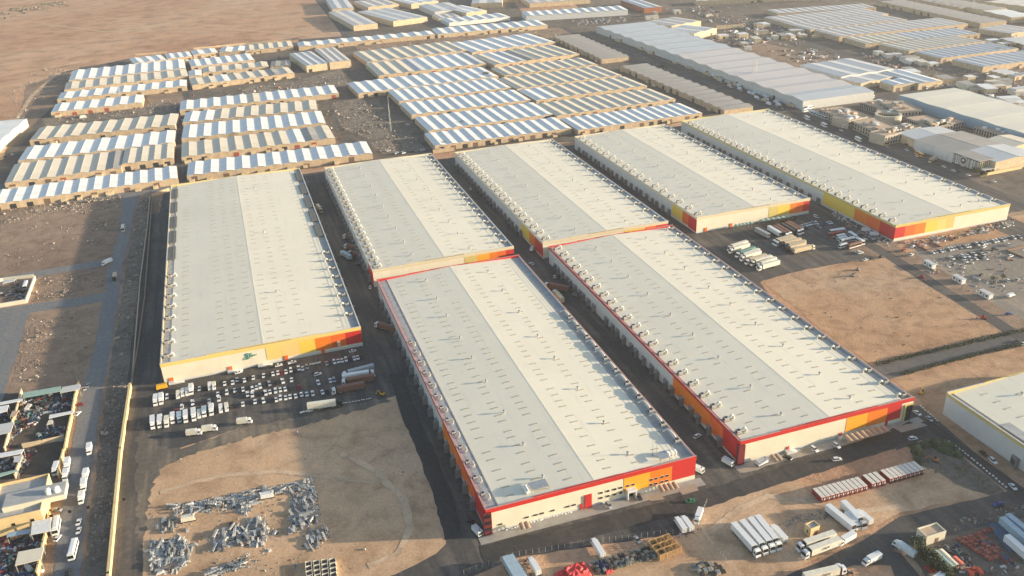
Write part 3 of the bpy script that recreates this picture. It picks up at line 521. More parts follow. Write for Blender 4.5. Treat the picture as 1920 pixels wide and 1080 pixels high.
A((942,333),(1082,317),(942,302),3,'w','low white sheds against the desert edge, left of the two taller bays', rise=.8)
A((1087,312),(1228,296),(1087,284),2,'w','two wide white bays along the desert edge')
A((1232,297),(1374,286),(1232,268),2,'w','pair of white bays beside the beige desert-edge sheds')
A((1378,287),(1650,262),(1376,254),5,'b','beige shed row along the desert edge at the upper left')
A((1075,378),(1432,338),(1080,335),6,'w','short white row of six bays right of the backmost left row')
A((1140,412),(1512,374),(1146,380),5,'b','short beige row of five bays behind the stained mixed row')
A((1520,377),(1632,368),(1522,345),2,'g','grey pair of sheds at the end of the short beige row', rise=.6)
A((1080,482),(1655,412),(1085,440),8,'bbwbbbdb','beige row with one white bay, along the lane in the upper left')
A((1062,432),(1138,424),(1066,398),1,'w','single white open shed at the left of the short beige row')
A((1010,622),(1905,525),(1015,568),12,'wwwwwbwwwwww','long white shed row, backmost of the middle-left block', doors='kkr')
A((1025,692),(1787,617),(1030,632),9,'wwbbbbbbb','mixed beige shed row, second of the middle-left block')
A((1020,783),(1832,692),(1030,705),10,'w','white shed row, third of the middle-left block')
A((1020,887),(1885,777),(1025,802),10,'bbbbbbbwdb','beige row with a red door, fourth of the middle-left block', doors='knr', door_p=.7)
A((1050,990),(2095,862),(1055,912),12,'w','long white shed row just behind the teal-sign warehouse')
A((165,792),(985,706),(225,715),9,'b','beige shed row, backmost of the lower left block')
A((100,907),(980,803),(140,826),9,'w','white shed row, second of the lower left block')
A((25,1033),(682,945),(78,920),7,'bbbbbbg','beige shed row, third of the lower left block', doors='rnk', door_p=.7)
A((684,925),(975,888),(702,835),4,'b','short beige row of four taller bays, lower left block', eave=6)
A((-160,1170),(1000,1003),(-120,1085),13,'w','white shed row nearest the earth plots at the left edge')
B = lambda *k, **kw: shed_row('b', *k, **kw)
B((145,352),(715,284),(100,288),9,'b','beige shed row, backmost in the central block')
B((210,427),(815,358),(160,352),9,'bbbuwwwwu','mixed row of beige and white sheds in the central block', doors='kr')
B((95,528),(885,430),(60,462),12,'w','white row with green doors, third in the central block', doors='ke', door_p=.7)
B((325,572),(955,493),(275,507),11,'w','white shed row, fourth in the central block')
B((395,648),(1065,563),(350,577),11,'w','white shed row, fifth in the central block')
B((490,738),(1190,643),(427,657),11,'w','white shed row with a tree in front, central block')
B((525,822),(1295,722),(482,747),12,'w','white shed row nearest the back warehouses, central block', door_p=.8)
B((735,297),(1205,237),(672,232),7,'w','white shed row with dark stains, top of the right-centre block')
B((862,367),(1340,303),(772,302),8,'bwudbbbb','beige row with a few white bays, second in the right-centre block', doors='knr')
B((917,427),(1440,363),(852,382),9,'b','beige shed row, third in the right-centre block')
B((987,502),(1577,423),(905,437),10,'b','beige shed row, fourth in the right-centre block')
B((1097,567),(1720,483),(1016,502),10,'wwbbbbbbbb','beige row beginning with two white bays, fifth in right-centre block')
B((1212,653),(1880,558),(1130,577),11,'b','beige shed row, sixth in the right-centre block')
B((1332,733),(2030,636),(1256,662),13,'w','white shed row nearest the long avenue-side roof', door_p=.9, doors='nnk')
shed_row('t6',(0,498),(1445,368),(0,450),11,'w','white and pale sheds along the waste ground at the top')
B((542,195),(1160,142),(526,160),10,'w','pale shed row with a tan corner tower near the top', wall=TAN2)
B((606,130),(950,95),(598,102),6,'w','white saw-edged sheds behind the tan rows near the top', wall=WHITE, door_p=.1)
B((1040,92),(1612,56),(1022,66),11,'w','long white-fronted shed row by the highway at the top', wall=WHITE, eave=8, door_p=.0)
B((880,0),(1480,-25),(870,-40),10,'l','pale shed row behind the white-fronted row at the top', door_p=.0)
shed_row('b',(1190,205),(1465,335),(1320,185),10,'g','dark grey shed row beside the avenue, farther of two', door_p=.7)
shed_row('c',(-350,372),(235,622),(-230,345),14,'g','dark grey shed row beside the avenue, nearer of two', door_p=.7)
shed_row('o',(1118,50),(1506,190),(1212,40),15,'vvvvvvvmmmmmmm','enormous pale blue-grey shed with many wide bays beside the avenue', eave=8.5, rise=1.6, door_p=.6, cat='industrial shed', wall=LGREY)
R_ = lambda *k, **kw: shed_row('c', *k, **{**dict(door_p=.35, eave=6, rise=.7), **kw})
R_((535,78),(1090,42),(507,52),12,'l','grey shed row, farthest of the right-hand block')
R_((590,132),(1158,78),(485,92),12,'l','grey shed row, second of the right-hand block')
R_((718,168),(1265,112),(612,122),12,'l','grey shed row, third of the right-hand block')
R_((882,207),(1607,134),(782,162),15,'l','longest grey shed row of the right-hand block')
R_((1028,247),(1675,190),(945,206),14,'bbbbbbuuuuuuuu','grey row with pale blue farther half, right-hand block')
R_((1272,288),(1705,234),(1127,242),11,'b','beige shed row, sixth of the right-hand block')
R_((1455,328),(1890,273),(1322,286),11,'u','pale blue shed row, seventh of the right-hand block')
R_((1690,377),(2100,325),(1542,328),9,'u','blue-grey shed row, nearest of the right-hand block')
R_((1100,8),(1675,132),(1235,-4),14,'g','long dark grey shed row at the upper right', door_p=.6)
R_((1330,0),(1560,45),(1430,-14),7,'g','grey shed row behind the long dark one, upper right')
R_((1690,62),(1850,98),(1790,45),2,'w','bright white hall at the upper right corner', eave=8)
shed_row('r5',(1530,795),(1700,840),(1640,760),3,'u','small blue-roofed sheds by the junk lots at the right', eave=4.5)
shed_row('r5',(1820,865),(2000,830),(1820,830),3,'l','low pale sheds at the right edge by the junk lots', eave=4)
R_((1780,215),(1990,275),(1880,195),4,'u','low blue-grey hall right of the junk lots')
R_((1850,190),(2000,165),(1780,140),3,'l','pale hall at the upper right edge', rise=.8)
def hall(label, t, Lp, Rp, Bp, n, mats, eave=8.0, rise=1.0, wall=None, door_p=.2, **k): return shed_row(t, Lp, Rp, Bp, n, mats, label, eave=eave, rise=rise, wall=wall or TAN2, door_p=door_p, group='industrial halls', cat='industrial hall', **k)
hall('pale blue flat hall amid the shed rows at the upper left', 't6', (80,700),(330,668),(-5,560), 3, 'u', rise=.6)
hall('grey-blue hall joined to a pale blue flat one, upper left', 't6', (325,664),(552,638),(215,520), 3, 'l', rise=.5, eave=8.8)
hall('pale hall at the top, nearest the desert', 't6', (355,100),(585,82),(255,-10), 2, 'u')
hall('pale hall below the topmost one, by the desert road', 't6', (580,275),(835,248),(430,118), 2, 'lu', rise=.7)
hall('wide blue hall with white roof patches at the top', 't6', (1000,228),(1362,180),(815,102), 3, 'u', rise=.7)
hall('long low hall at the very top, tan front wall', 't6', (735,78),(1062,44),(680,8), 3, 'l')
hall('pale hall with shadowed front near the top centre', 't6', (1440,128),(1775,95),(1290,55), 2, 'u', rise=1.2, wall=LGREY)
hall('small white hall beside the shadowed one, top centre', 't6', (1775,138),(1990,110),(1690,62), 2, 'w')
hall('pale hall cut by the top edge, left of centre', 't6', (1190,45),(1480,10),(1170,-30), 3, 'w')
hall('blue hall cut by the top edge, centre', 'b', (730,22),(905,15),(560,-25), 2, 'u')
hall('pale-roofed hall by the highway, tan front', 't7', (1725,235),(1990,190),(1625,175), 3, 'l')
hall('blue-roofed hall behind the enormous shed', 'r4', (130,380),(385,318),(0,290), 2, 'u')
hall('blue-grey hall with orange brick front by the highway', 't7', (1480,75),(1640,62),(1290,0), 2, 'u', wall=ORANGE if False else RUST)
hall('pale blue wide hall behind the white corner building', 'c', (893,432),(1192,388),(735,358), 3, 'u', eave=8, wall=LGREY)
hall('low blue-grey hall left of the white corner building', 'c', (1003,470),(1200,432),(925,428), 2, 'u', eave=6)
hall('white two-bay hall with tan front at the crossroads', 'c', (1188,482),(1325,466),(1032,466), 2, 'w', eave=6.5, rise=1.2, door_p=1, doors='n')
hall('blue hall with white stripes beside the crossroads', 'c', (1328,472),(1465,455),(1132,402), 2, 'uw', eave=6.5, door_p=1, doors='n')
hall('huge white-roofed hall with blue side wall behind the stone courtyard', 'c', (1218,535),(1990,775),(1500,487), 4, 'c', eave=9, rise=.7, wall=PALEBLUE, door_p=0)
hall('grey hall with a wide gateway beside the stone courtyard', 'c', (1310,785),(1560,748),(1232,742), 1, 'u', eave=7, rise=1.0, door_p=0)
hall('grey-roofed hall stepping towards the dark-fronted building', 'c', (1428,828),(1700,775),(1312,787), 1, 'g', eave=7.5, rise=1.2, wall=LGREY, door_p=0)
hall('grey hall joined to the dark-fronted building', 'c', (1525,862),(1815,810),(1430,825), 1, 'g', eave=8, rise=1.2, wall=LGREY, door_p=0)
hall('pale blue hall behind the dark striped front', 'c', (1762,912),(2010,868),(1600,848), 1, 'u', eave=8, rise=1.4, door_p=0)
hall('tan-roofed hall above the dark-fronted building', 'c', (1850,830),(2000,800),(1740,778), 1, 'b', eave=8, rise=1.2, door_p=0)
hall('white five-bay hall cut by the left edge', 'a', (-130,905),(150,668),(-300,760), 5, 'w', eave=8, rise=1.0, wall=CREAM, door_p=0)

# dark-fronted building with pale stripes and a round emblem
def dark_front():
    p, q, bk = GP('c',1525,862,8), GP('c',1670,912,8), GP('c',1760,900,8); u = (q-p).normalized(); v = Vector((-u.y,u.x,0)); ln = (q-p).length; dp = abs((bk-q).dot(v))
    r = thing('showroom', 'dark-fronted showroom with pale vertical stripes and a round emblem', 'showroom', (p.x,p.y,0), math.atan2(u.y,u.x))
    b = MB(); b.box(0,ln,0,dp,0,8.3); b.build('wall', DARK, r); b = MB(); b.box(-.4,ln+.4,-.5,dp+.4,8.3,8.75); b.build('roof', SHEDM['g'], r)
    for i in range(26):
        x = ln*(i+.5)/26; br = i in (3,5,15,18,19,21,25)
        if 9 <= i <= 13: continue
        b = MB(); b.box(x-.28,x+.28,-.25,-.02,1.0,7.6); b.build('facade_fin', WHITE if br else GREY, r)
    b = MB(); b.box(ln*.12,ln*.22,-.26,-.03,1.4,2.0); b.build('facade_fin', WHITE, r)
    for i in range(7):
        b = MB(); y = dp*(i+.5)/7; b.box(ln+.02,ln+.25,y-.5,y+.5,1.0,7.4); b.build('facade_fin', WHITE if i in (1,4) else OLIVEY, r)
    b = MB(); b.tube([(ln*.43,-.6,4.6),(ln*.43,-.05,4.6)], 4.0, 20); e = b.build('emblem', GREY, r)
    b = MB(); b.tube([(ln*.43,-.75,5.3),(ln*.43,-.6,5.3)], 2.4, 16); b.build('emblem_disc', DARK, e); b = MB(); b.tube([(ln*.43,-.85,5.6),(ln*.43,-.75,5.6)], .9, 12); b.build('emblem_mark', WHITE, e)
    b = MB(); b.box(ln+.5,ln+5.5,0,dp*1.1,3.0,3.25); [b.box(ln+5.2,ln+5.4,y,y+.2,0,3.0) for y in (.2,dp*.5,dp)]; b.build('canopy', LGREY, r)
dark_front()
# stone courtyard complex: four wings round yards, each with window rows and roof boxes
def wing(t, Lp, Rp, Bp, h, label, nw=12, group='stone wings round the courtyards'):
    h *= .78; L, R, B = GP(t,*Lp,h), GP(t,*Rp,h), GP(t,*Bp,h); u = (R-L).normalized(); v = Vector((-u.y,u.x,0)); ln = (R-L).length; d = max(6, abs((B-L).dot(v))); r = thing('stone_wing', label, 'building', (L.x,L.y,0), math.atan2(u.y,u.x), group)
    st = paint((.37,.33,.275), .85, var=.12, scale=.3); b = MB(); b.box(0,ln,0,d,0,h-.9); b.box(-.25,ln+.25,-.25,d+.25,h-.9,h-.6); b.build('wall', st, r)
    b = MB()
    for q in ((0,ln,0,.4),(0,ln,d-.4,d),(0,.4,.4,d-.4),(ln-.4,ln,.4,d-.4)): b.box(*q,h-.6,h)
    b.build('parapet', st, r); b = MB(); b.box(.4,ln-.4,.4,d-.4,h-.6,h-.5); rf = b.build('roof', SAND, r)
    for k in range(max(2,int(ln*d/70))):
        b = MB(); x, y, s = uni(.1,.8)*ln, uni(.1,.7)*d, uni(1.0,3.5); b.box(x,min(ln-.5,x+s*1.5),y,min(d-.5,y+s),h-.5,h+uni(.4,2.2)); b.build('roof_box', random.choice((WHITE,SAND,st)), rf)
    fw, fp = MB(), MB()
    for z in (.9, h*.5+.2):
        for i in range(nw):
            x = ln*(i+.5)/nw; s = ln/nw*.24; b = MB(); b.box(x-s,x+s,-.1,-.01,z,z+2.0); b.build('window', GLASS, r)
        m2 = max(2,int(nw*d/ln))
        for i in range(m2):
            y = d*(i+.5)/m2; b = MB(); b.box(ln+.01,ln+.1,y-.7,y+.7,z,z+2.0); b.build('window', GLASS, r)
for q in [((768,612),(935,680),(880,585),9,'stone wing nearest the bus row, long window front'),((935,680),(1040,655),(905,640),10,'stone wing with corner block behind the bus row',8),((955,680),(1140,765),(1075,655),9,'stone wing along the avenue, middle of the complex'),((1140,765),(1232,742),(1100,730),11,'stone corner block nearest the grey halls',6),
  ((1235,745),(1345,710),(1200,705),9,'stone wing behind the corner block',7),((1255,660),(1400,715),(1330,630),9,'stone wing under the huge white hall, left part'),((1400,718),(1585,680),(1370,690),9,'stone wing under the huge white hall, right part'),((1000,575),(1120,610),(1100,545),8,'stone wing at the back by the parked coaches'),
  ((1110,570),(1215,625),(1200,545),11,'tall stone wing at the back of the complex'),((1090,632),(1215,640),(1105,610),9,'stone block in the middle of the complex with a roof ring'),((1640,712),(1820,765),(1680,690),8,'long stone annexe below the huge white hall')]: wing('c',*q[:3],q[3],q[4],*(q[5:]))
c = GP('c',1160,628,9); b = MB(); N_ = 28
for k in range(N_):
    a0, a1 = 2*math.pi*k/N_, 2*math.pi*(k+1)/N_; q = [(math.cos(a)*r, math.sin(a)*r) for a, r in ((a0,9),(a0,11.5),(a1,11.5),(a1,9))]
    b.hexa([(x,y,0) for x, y in q]+[(x,y,7.0) for x, y in q])
tag(b.build('stone_rotunda', paint((.52,.46,.37), .85), None, (c.x, c.y, 0)), 'round stone drum open in the middle of the courtyard complex', 'rotunda')

# small flat workshops and more halls filling the far districts
def workshop(x, y, label, group):
    v = G(x, y, 0); r = thing('workshop', label, 'workshop', (v.x,v.y,0), -.2+uni(-.1,.1)+random.choice((0,1.57)), group); w, d, h = uni(7,22), uni(6,14), uni(3,6); b = MB(); b.box(-w/2,w/2,-d/2,d/2,0,h); b.build('wall', random.choice((TAN,TAN2,LGREY,CREAM)), r)
    b = MB(); b.box(-w/2-.3,w/2+.3,-d/2-.3,d/2+.3,h,h+.3); b.build('roof', SHEDM[random.choice('wwulbgd')], r); b = MB(); b.box(-1.5,1.5,-d/2-.1,-d/2,0,h*.7); b.build('roller_door', random.choice((DARK,BROWN,STEEL)), r)
def district(pp, n, label, group):
    for p in pts_in([Vector((x, y, 0)) for x, y in pp], n): workshop(p.x, p.y, label, group)
district([(1345,70),(1440,62),(1470,85),(1400,98)], 8, 'small workshop in the junk yard behind the enormous pale shed', 'workshops behind the enormous pale shed')
district([(1380,30),(1440,38),(1530,75),(1500,85),(1410,62)], 9, 'small workshop beside the far avenue, near the grey rows', 'workshops beside the far avenue')
district([(1620,95),(1720,115),(1800,140),(1925,165),(1925,215),(1830,180),(1720,150)], 26, 'small workshop among the junk lots at the upper right', 'workshops among the upper right junk lots')
district([(1760,168),(1925,200),(1925,228),(1840,200)], 7, 'small workshop at the right edge behind the huge white hall', 'workshops behind the huge white hall')
district([(1840,75),(1925,85),(1925,130),(1860,110)], 6, 'small workshop at the right edge beside the blue rows', 'workshops beside the blue rows')
district([(1180,30),(1280,22),(1300,45),(1220,60)], 6, 'small workshop by the highway near the top', 'workshops by the highway')
hall('long grey hall row at the very top right', 'c', (1300,-12),(1700,60),(1420,-22), 8, 'g', rise=.8, eave=6)
hall('pale hall beyond the long grey rows at the top right', 'c', (1700,10),(1990,45),(1800,-15), 4, 'l', rise=.8, eave=7)
hall('grey hall right of the bright white corner hall', 'c', (1850,75),(2000,110),(1900,55), 2, 'g', rise=.8, eave=7)
hall('pale hall cut by the top edge beside the highway', 'b', (1060,20),(1400,-4),(1000,-14), 5, 'l', rise=.8, eave=7)
hall('low cream hall above the highway at the top', 'c', (80,6),(420,-8),(60,-8), 6, 'c', rise=.6, eave=7)
hall('low white hall above the highway, farther right', 'c', (460,-10),(800,-24),(430,-26), 6, 'w', rise=.6, eave=7)
hall('tan-walled small hall beside the central hall group at the top', 't6', (1480,200),(1720,178),(1420,160), 3, 'l', rise=.7, eave=5)
# ------------------------------------------------------------------ vehicles
PAINT = dict(white=paint((.74,.75,.74), .3, var=.03), silver=paint((.40,.41,.42), .3, .2), dark=paint((.03,.032,.036), .3), red=paint((.25,.02,.02), .3), blue=paint((.03,.08,.28), .3), green=paint((.02,.28,.13), .35), brown=paint((.20,.10,.07), .6),
  sand=paint((.55,.45,.30), .5), yellow=paint((.72,.36,.02), .4), tealgreen=paint((.12,.25,.22), .6), bluegrey=paint((.34,.45,.52), .5), cream=paint((.72,.68,.56), .5), grey=paint((.22,.22,.22), .6))
VC = {}
def vmesh(key, fn, mats):
    if key not in VC: b = MB(); fn(b); VC[key] = b.mesh(key.split(':')[0], mats)
    return VC[key]
def wheel_fn(r, w):
    def fn(b): b.tube([(0,-w/2,0),(0,w/2,0)], r, 10, 0); b.tube([(0,-w/2-.01,0),(0,w/2+.01,0)], r*.5, 8, 1)
    return fn
def wheels(root, xs, y, r, w):
    me = vmesh('wheel:%.2f' % r, wheel_fn(r, w), [BLACKR, STEEL])
    for x in xs:
        for s in (-1, 1): link('wheel', me, root, (x, s*y, r))
CARP = dict(sedan=(4.6, [(-2.3,.35),(2.3,.35),(2.32,.62),(2.1,.78),(1.0,.93),(-1.6,.95),(-2.28,.9)], (-1.75,1.15,-1.05,.35,.93,1.42)),
  suv=(4.8, [(-2.4,.4),(2.4,.4),(2.42,.8),(2.2,.98),(1.1,1.08),(-2.3,1.08),(-2.42,.95)], (-2.35,1.15,-2.05,.45,1.07,1.75)),
  pickup=(5.3, [(-2.65,.5),(2.65,.5),(2.66,.9),(2.4,1.05),(1.2,1.12),(-2.6,1.12)], (-.75,1.35,-.55,.6,1.1,1.78)),
  van=(5.2, [(-2.6,.4),(2.6,.4),(2.62,.9),(2.3,1.2),(-2.6,1.2)], (-2.58,2.1,-2.5,1.35,1.18,2.1)))
def car(kind, col, loc, rz, label, group, parts=True):
    L_, prof, (a0, a1, b0, b1, z0, z1) = CARP[kind]; m = PAINT[col]; w = .9
    def body(b):
        b.prism(prof, -w, w); x0, x1 = b0, b1; b.box(x0+.02, x1-.02, -w+.2, w-.2, z1-.02, z1+.06, 0)
        for x in (b0+.02, (b0+b1)/2, b1-.1): 
            for s in (-1,1): b.box(x, x+.08, s*(w-.2)-.04, s*(w-.2)+.04, z0, z1)
        if kind == 'pickup': b.box(-2.6,-.85,-w,-w+.08,1.1,1.4); b.box(-2.6,-.85,w-.08,w,1.1,1.4); b.box(-2.66,-2.58,-w,w,1.1,1.4)
        if kind == 'van': b.box(-2.55,1.0,-w+.08,w-.08,1.2,z1+.03)
    def glass(b):
        y0, y1 = w-.06, w-.24; b.hexa([(a0,-y0,z0),(a1,-y0,z0),(a1,y0,z0),(a0,y0,z0),(b0,-y1,z1),(b1,-y1,z1),(b1,y1,z1),(b0,y1,z1)])
    r = thing('car' if kind in ('sedan','suv') else ('pickup_truck' if kind == 'pickup' else 'van'), label, 'car' if kind in ('sedan','suv') else ('pickup' if kind == 'pickup' else 'van'), loc, rz, group); r.scale = (.79,.82,.86)
    link('body', vmesh('body:%s%s' % (kind, col), body, [m]), r); link('windows', vmesh('windows:'+kind, glass, [GLASS]), r)
    if parts: wheels(r, (-L_*.31, L_*.31), w-.1, .34, .24)
    return r
def cab(root, x, col, tall=3.2, w=1.2):    # truck cab with its nose at x
    def fn(b):
        b.hexa([(x-2.0,-w,.7),(x,-w,.7),(x,w,.7),(x-2.0,w,.7),(x-2.0,-w,tall),(x-.35,-w+.06,tall),(x-.35,w-.06,tall),(x-2.0,w,tall)]); b.box(x-2.0,x-.7,-w+.1,w-.1,tall,tall+.35,0,.25,.1); b.box(x-.3,x+.08,-w,w,.35,.8)
    c = link('cab', vmesh('cab:%s%.1f%.1f' % (col, x, tall), fn, [PAINT[col]]), root)
    def ws(b):
        z0, z1 = 1.6, tall-.3; f = lambda z: x-.35*(z-.7)/(tall-.7); b.hexa([(f(z0)-.02,-w+.12,z0),(f(z0)+.04,-w+.12,z0),(f(z0)+.04,w-.12,z0),(f(z0)-.02,w-.12,z0),(f(z1)-.02,-w+.16,z1),(f(z1)+.04,-w+.16,z1),(f(z1)+.04,w-.16,z1),(f(z1)-.02,w-.16,z1)])
        for s in (-1,1): b.box(x-1.5,x-.55,s*w-.03,s*w+.03,1.7,2.5)
    link('windscreen', vmesh('windscreen:%.1f%.1f' % (x, tall), ws, [GLASS]), c)
    def mir(b):
        for s in (-1,1): b.box(x-.15,x-.05,s*(w+.2)-.08,s*(w+.2)+.08,1.7,2.5)
        b.box(x-.12,x-.08,-w-.2,w+.2,2.5,2.54)
    link('mirrors', vmesh('mirrors:%.1f' % x, mir, [DARK]), c)
def cargo(root, x0, x1, col, z0, z1, w=1.28, name='cargo_box', soft=False):
    def fn(b):
        b.box(x0,x1,-w,w,z0,z1,0); n = max(3,int((x1-x0)/1.3))
        for k in range(n+1):
            x = x0+(x1-x0-.06)*k/n
            for s in (-1,1): b.box(x,x+.06,s*w-.02,s*w+.02,z0,z1,0)
        b.box(x0-.03,x1+.03,-w-.03,w+.03,z0-.12,z0,1)
        for s in (-.62,0,.62): b.box(x0-.05,x0,s*w-.05,s*w+.05,z0+.1,z1-.1,1)
    return link(name, vmesh('%s:%s%.1f%.1f%.1f' % (name, col, x0, x1, z1), fn, [PAINT[col], STEEL]), root)
def chassis(root, x0, x1):
    link('chassis', vmesh('chassis:%.1f%.1f' % (x0, x1), lambda b: (b.box(x0,x1,-.5,.5,.55,.9), b.box(x0,x0+.15,-1.1,1.1,.4,.6)), [DARK]), root)
def box_truck(L_, col, ccol, loc, rz, label, group):
    r = thing('box_truck', label, 'truck', loc, rz, group); r.scale = (.9,.81,.88); x = L_/2; h = 2.5 if L_ < 6.2 else 3.3; cab(r, x, ccol, 2.1 if L_ < 6.2 else 2.6, 1.0 if L_ < 6.2 else 1.15); cargo(r, -x, x-2.15, col, .95, h, 1.05 if L_ < 6.2 else 1.25); chassis(r, -x+.1, x-1.5); wheels(r, (-x*.55, x*.62), .9, .42, .3); return r
def semi(col, ccol, loc, rz, label, group, tractor=True, text=False, L_=16.5, trailer=True):
    r = thing('articulated_lorry' if trailer and tractor else ('trailer' if trailer else 'tractor_unit'), label, 'truck' if tractor else 'trailer', loc, rz, group); r.scale = (.95,.88,.92); x = L_/2
    if tractor: cab(r, x, ccol, 3.3, 1.22); chassis(r, x-6.5, x-1.0); wheels(r, (x-1.3, x-4.4), 1.0, .5, .34)
    if tractor: link('fairing', vmesh('fairing:%s' % ccol, lambda b: b.box(L_/2-2.35,L_/2-2.0,-1.1,1.1,1.0,3.2), [DARK]), r)
    if trailer:
        cargo(r, -x, x-2.9, col, 1.15, 3.95, 1.28, 'trailer_box'); chassis(r, -x+.2, x-5.0); wheels(r, (-x+1.6, -x+2.9, -x+4.2), 1.0, .5, .34)
        link('cooler_unit', vmesh('cooler_unit:%.1f' % L_, lambda b: b.box(L_/2-2.88,L_/2-2.45,-.9,.9,2.2,3.8), [DARK]), r)
        if text:
            for s in (-1, 1): lettering('lettering', 'OREV', 1.5, (-.6, s*1.30, 2.6), (math.pi/2, 0, 0 if s < 0 else math.pi), DARK, r, .012, .35)
    return r
def bus(L_, col, loc, rz, label, group, stripe=None, roofc=None):
    r = thing('bus', label, 'bus', loc, rz, group); r.scale = (.95,.9,.95); x = L_/2; h = 2.6 if L_ < 8 else 3.2; w = 1.1 if L_ < 8 else 1.26
    def fn(b): b.box(-x,x,-w,w,.4,h,0,.12,.1); b.box(-x+.8,x-1.2,-w*.6,w*.6,h,h+.22,1)
    link('body', vmesh('bus_body:%s%s%.1f' % (col, roofc, L_), fn, [PAINT[col], PAINT[roofc or col]]), r)
    def wn(b):
        for s in (-1,1): b.box(-x+.5,x-.4,s*(w-.06)-.05,s*(w-.06)+.05,h*.5,h*.8)
        b.box(x-.1,x+.02,-w+.15,w-.15,h*.42,h*.85)
    link('windows', vmesh('bus_windows:%.1f' % L_, wn, [GLASS]), r)
    if stripe: link('stripe', vmesh('bus_stripe:%s%.1f' % (stripe, L_), lambda b: [b.box(-x+.1,x-.1,s*w-.03,s*w+.03,.6,1.1) for s in (-1,1)], [PAINT[stripe]]), r)
    wheels(r, (-x*.55, x*.62), w-.15, .45, .3); return r
def dirof(t, p, q, z=.7):
    d = GP(t, *q, z)-GP(t, *p, z); return math.atan2(d.y, d.x)
def place(t, p, z=.7): v = GP(t, *p, z); v.z = .16; return v
CK = dict(w='white', s='silver', d='dark', r='red', b='blue', g='green', B='brown', y='yellow')
CN = dict(w='white', s='silver', d='dark', r='dark red', b='blue', g='green', B='brown', y='yellow')
def car_row(t, spec, ang, where, group, side='from the left', vans=()):
    for k, (x, y, c) in enumerate(sorted(spec)):
        kd = 'van' if k in vans else ('pickup' if rnd() < .12 else 'suv' if rnd() < .35 else 'sedan')
        car(kd, CK[c], place(t, (x, y)), ang+uni(-.07,.07), '%s %s, %s %s in %s' % (CN[c], dict(sedan='car', suv='suv', pickup='pickup', van='van')[kd], ORD[k], side, where), group, parts=GP(t,x,y).length < 620)
S90 = -math.pi/2
LOTG = 'cars parked below the yellow-banded wall'
car_row('p1', [(30,520,'w'),(65,525,'d'),(115,525,'w'),(180,500,'d'),(222,495,'w'),(345,472,'w'),(385,470,'d'),(455,450,'w'),(515,437,'w'),(562,432,'r'),(610,425,'w'),(670,408,'w'),(715,400,'d'),(763,385,'w'),(810,385,'w'),(860,370,'s')], S90, 'the row along the yellow wall', LOTG)
car_row('p1', [(1095,325,'s'),(1187,310,'w'),(1233,297,'w'),(1278,290,'w'),(1327,280,'w'),(1375,275,'d'),(1425,265,'w'),(1467,255,'w'),(1505,250,'d')], S90, 'the row below the red corner', LOTG)
car_row('p2', [(350,272,'w'),(435,257,'d'),(778,165,'d'),(832,147,'w'),(925,135,'d'),(1210,72,'w'),(1330,57,'w')], S90, 'the top row between the vans', LOTG)
car_row('p2', [(1107,230,'w'),(1183,227,'d'),(1243,209,'w'),(1305,187,'d'),(1362,172,'w'),(1415,165,'d'),(1485,157,'w')], S90, 'the left end of the second row', LOTG)
car_row('p1', [(212,635,'w'),(262,612,'w'),(303,600,'w'),(350,590,'d'),(415,570,'s'),(460,570,'d'),(515,550,'d'),(573,540,'w'),(677,522,'w')], S90, 'the right part of the second row', LOTG)
car_row('p1', [(155,695,'w'),(212,700,'w'),(315,690,'d'),(370,680,'w'),(420,665,'w'),(487,655,'w'),(543,640,'w'),(600,632,'w'),(665,617,'d'),(768,605,'r')], S90, 'the third row of the lot', LOTG)
car_row('p2', [(730,362,'w'),(820,367,'d'),(978,335,'s'),(1125,307,'w'),(568,432,'w'),(483,482,'r')], S90, 'the loose cars left of the third row', LOTG)
car_row('p1', [(40,827,'d'),(97,812,'w'),(243,780,'w'),(343,772,'w'),(433,767,'d'),(495,757,'w'),(545,740,'w'),(607,735,'w'),(660,722,'w'),(725,715,'w'),(795,695,'w'),(860,692,'w'),(930,687,'w'),(1045,668,'w'),(1100,657,'d')], S90, 'the front row of the lot', LOTG)
car_row('p1', [(997,557,'w'),(1140,530,'w'),(1185,525,'s')], S90, 'the empty middle of the lot', LOTG)
car_row('p1', [(45,432,'w'),(410,365,'d'),(525,347,'w'),(685,317,'w'),(1405,178,'w')], .12, 'the line touching the yellow wall', LOTG)
car_row('p1', [(960,430,'d'),(990,455,'w')], .3, 'the broken-down pair amid the lot', LOTG)
TG = 'trucks parked below the yellow-banded wall'
for k, (x, y, L_, c) in enumerate([(175,322,8,'white'),(257,302,8,'white'),(510,233,5.8,'cream'),(580,200,6,'white'),(645,188,6,'white'),(707,160,7.6,'white'),(985,105,5.6,'white'),(1047,100,5.6,'cream')]):
    box_truck(L_, c, 'white', place('p2', (x, y), 1.5), S90+uni(-.04,.04), '%s box truck from the left in the top row by the yellow skip' % ORD[k], TG)
for k, (x, y, L_, c, cc) in enumerate([(130,655,9.2,'white','white'),(237,640,8.8,'white','white'),(340,645,7,'cream','white'),(430,590,7,'white','white'),(530,580,6.6,'bluegrey','bluegrey'),(625,565,8.4,'white','white'),(745,537,9,'white','white'),(828,522,6,'cream','white'),(903,497,6.6,'bluegrey','white'),(1010,465,7.6,'white','white'),(1150,440,6,'white','white'),(1235,420,6,'cream','white')]):
    box_truck(L_, c, cc, place('p2', (x, y), 1.5), S90+uni(-.04,.04), '%s box truck from the left in the front truck row' % ORD[k], TG)
for k, (p, q) in enumerate([((670,825),(830,805)),((905,765),(1065,745)),((1425,655),(1590,635))]):
    a = dirof('p2', p, q); box_truck(7.2, 'cream', 'white', place('p2', ((p[0]+q[0])/2, (p[1]+q[1])/2), 1.2), a, 'white box truck facing right along the sand edge, %s from the left' % ORD[k], 'box trucks along the sand edge')
